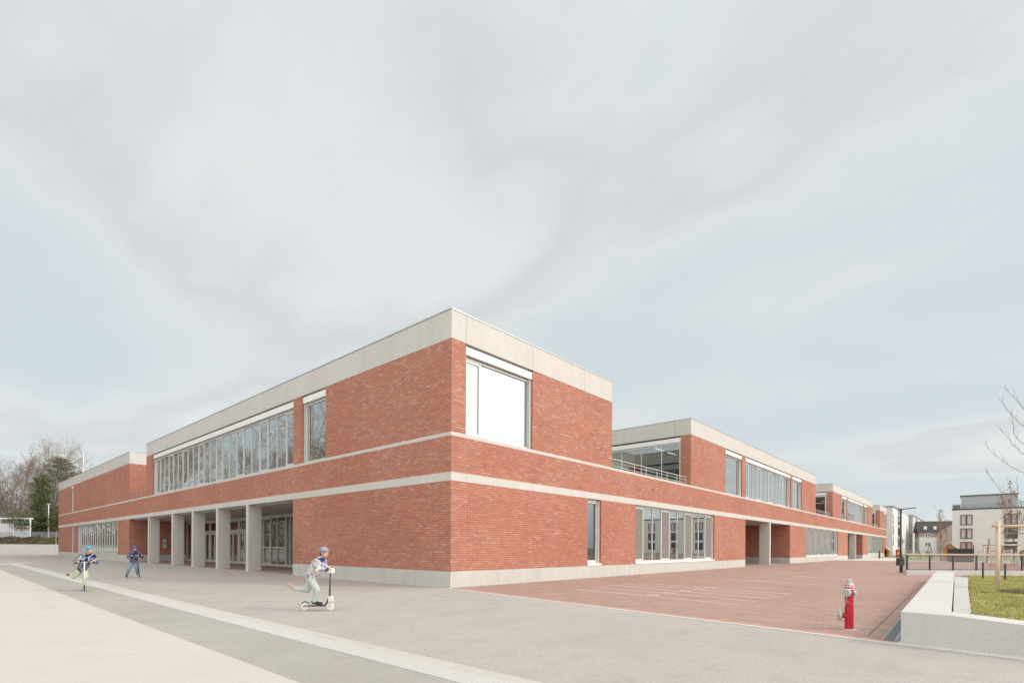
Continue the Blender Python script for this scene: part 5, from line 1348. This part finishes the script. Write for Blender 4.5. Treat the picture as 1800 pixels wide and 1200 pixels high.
# clouds: project direction on a high plane so they flatten to the horizon
mz = N(t, 'ShaderNodeMath', operation='MAXIMUM'); L(t, sep.outputs[2], mz.inputs[0]); mz.inputs[1].default_value = 0
mz2 = N(t, 'ShaderNodeMath', operation='ADD'); L(t, mz.outputs[0], mz2.inputs[0]); mz2.inputs[1].default_value = .22
dv = N(t, 'ShaderNodeVectorMath', operation='DIVIDE'); L(t, V, dv.inputs[0]); cx = N(t, 'ShaderNodeCombineXYZ')
for i in range(3): L(t, mz2.outputs[0], cx.inputs[i])
L(t, cx.outputs[0], dv.inputs[1])
mpv = N(t, 'ShaderNodeMapping'); mpv.inputs['Rotation'].default_value = (0,0,math.radians(35)); mpv.inputs['Scale'].default_value = (1.0,.62,1); mpv.inputs['Location'].default_value = (3.1,1.2,0); L(t, dv.outputs[0], mpv.inputs[0])
c1 = ns(t, mpv.outputs[0], 1.15, 5, .42); c2 = ns(t, mpv.outputs[0], 3.4, 6, .55)
cm_ = N(t, 'ShaderNodeMath', operation='MULTIPLY_ADD'); L(t, c2, cm_.inputs[0]); cm_.inputs[1].default_value = .24; L(t, c1, cm_.inputs[2])
cloud = ramp(t, cm_.outputs[0], [(.50, (6.75,7.5,7.85)), (.57, (7.15,7.75,7.95)), (.62, (7.65,8.05,8.15)), (.68, (7.0,7.4,7.5)), (.76, (8.1,8.35,8.4))])
col = mixc(t, .93, sky.outputs[0], cloud)
dn = N(t, 'ShaderNodeVectorMath', operation='DOT_PRODUCT'); L(t, V, dn.inputs[0]); dn.inputs[1].default_value = tuple(sd)
glow = N(t, 'ShaderNodeMapRange', interpolation_type='SMOOTHSTEP'); glow.inputs[1].default_value = .70; glow.inputs[2].default_value = 1.0; glow.inputs[3].default_value = 0; glow.inputs[4].default_value = 3.3; L(t, dn.outputs['Value'], glow.inputs[0])
zen = N(t, 'ShaderNodeMapRange', interpolation_type='SMOOTHSTEP'); zen.inputs[1].default_value = .66; zen.inputs[2].default_value = .98; zen.inputs[3].default_value = 1.0; zen.inputs[4].default_value = 1.35; L(t, sep.outputs[2], zen.inputs[0])
db_ = N(t, 'ShaderNodeVectorMath', operation='DOT_PRODUCT'); L(t, V, db_.inputs[0]); db_.inputs[1].default_value = (-.85,-.45,.15)
bk_ = N(t, 'ShaderNodeMapRange', interpolation_type='SMOOTHSTEP'); bk_.inputs[1].default_value = .1; bk_.inputs[2].default_value = .9; bk_.inputs[3].default_value = 0; bk_.inputs[4].default_value = 1.2; L(t, db_.outputs['Value'], bk_.inputs[0])
ad1 = N(t, 'ShaderNodeMath', operation='ADD'); L(t, glow.outputs[0], ad1.inputs[0]); L(t, zen.outputs[0], ad1.inputs[1])
ad2 = N(t, 'ShaderNodeMath', operation='ADD'); L(t, ad1.outputs[0], ad2.inputs[0]); L(t, bk_.outputs[0], ad2.inputs[1])
sb = N(t, 'ShaderNodeMath', operation='SUBTRACT'); L(t, ad2.outputs[0], sb.inputs[0]); sb.inputs[1].default_value = 1
vm = N(t, 'ShaderNodeVectorMath', operation='SCALE'); vm.inputs[0].default_value = (7.3,7.05,6.75); L(t, sb.outputs[0], vm.inputs['Scale'])
va = N(t, 'ShaderNodeVectorMath', operation='ADD'); L(t, vm.outputs[0], va.inputs[0]); L(t, col, va.inputs[1])
L(t, va.outputs[0], bg.inputs['Color'])

cd = bpy.data.cameras.new('camera'); co = bpy.data.objects.new('camera', cd); COL.objects.link(co); S.camera = co
cd.sensor_width = 36; cd.lens = 922/1800*36; cd.shift_x = 0; cd.shift_y = (961.8-600)/1800; cd.clip_end = 4000; cd.clip_start = .1
f_ = Vector((math.cos(math.radians(41.62)), math.sin(math.radians(41.62)), 0))
q = f_.to_track_quat('-Z', 'Y').to_matrix().to_4x4()
co.matrix_world = Matrix.Translation((-11.798,-13.242,1.366)) @ q @ Matrix.Rotation(math.radians(0.3), 4, 'Z')
S.view_settings.view_transform = 'Standard'; S.view_settings.look = 'None'; S.view_settings.exposure = 0.0; S.view_settings.gamma = 1
S.render.resolution_x = 1024; S.render.resolution_y = 682
S.cycles.max_bounces = 8; S.cycles.transparent_max_bounces = 16; S.cycles.glossy_bounces = 4
S.cycles.sample_clamp_indirect = 6
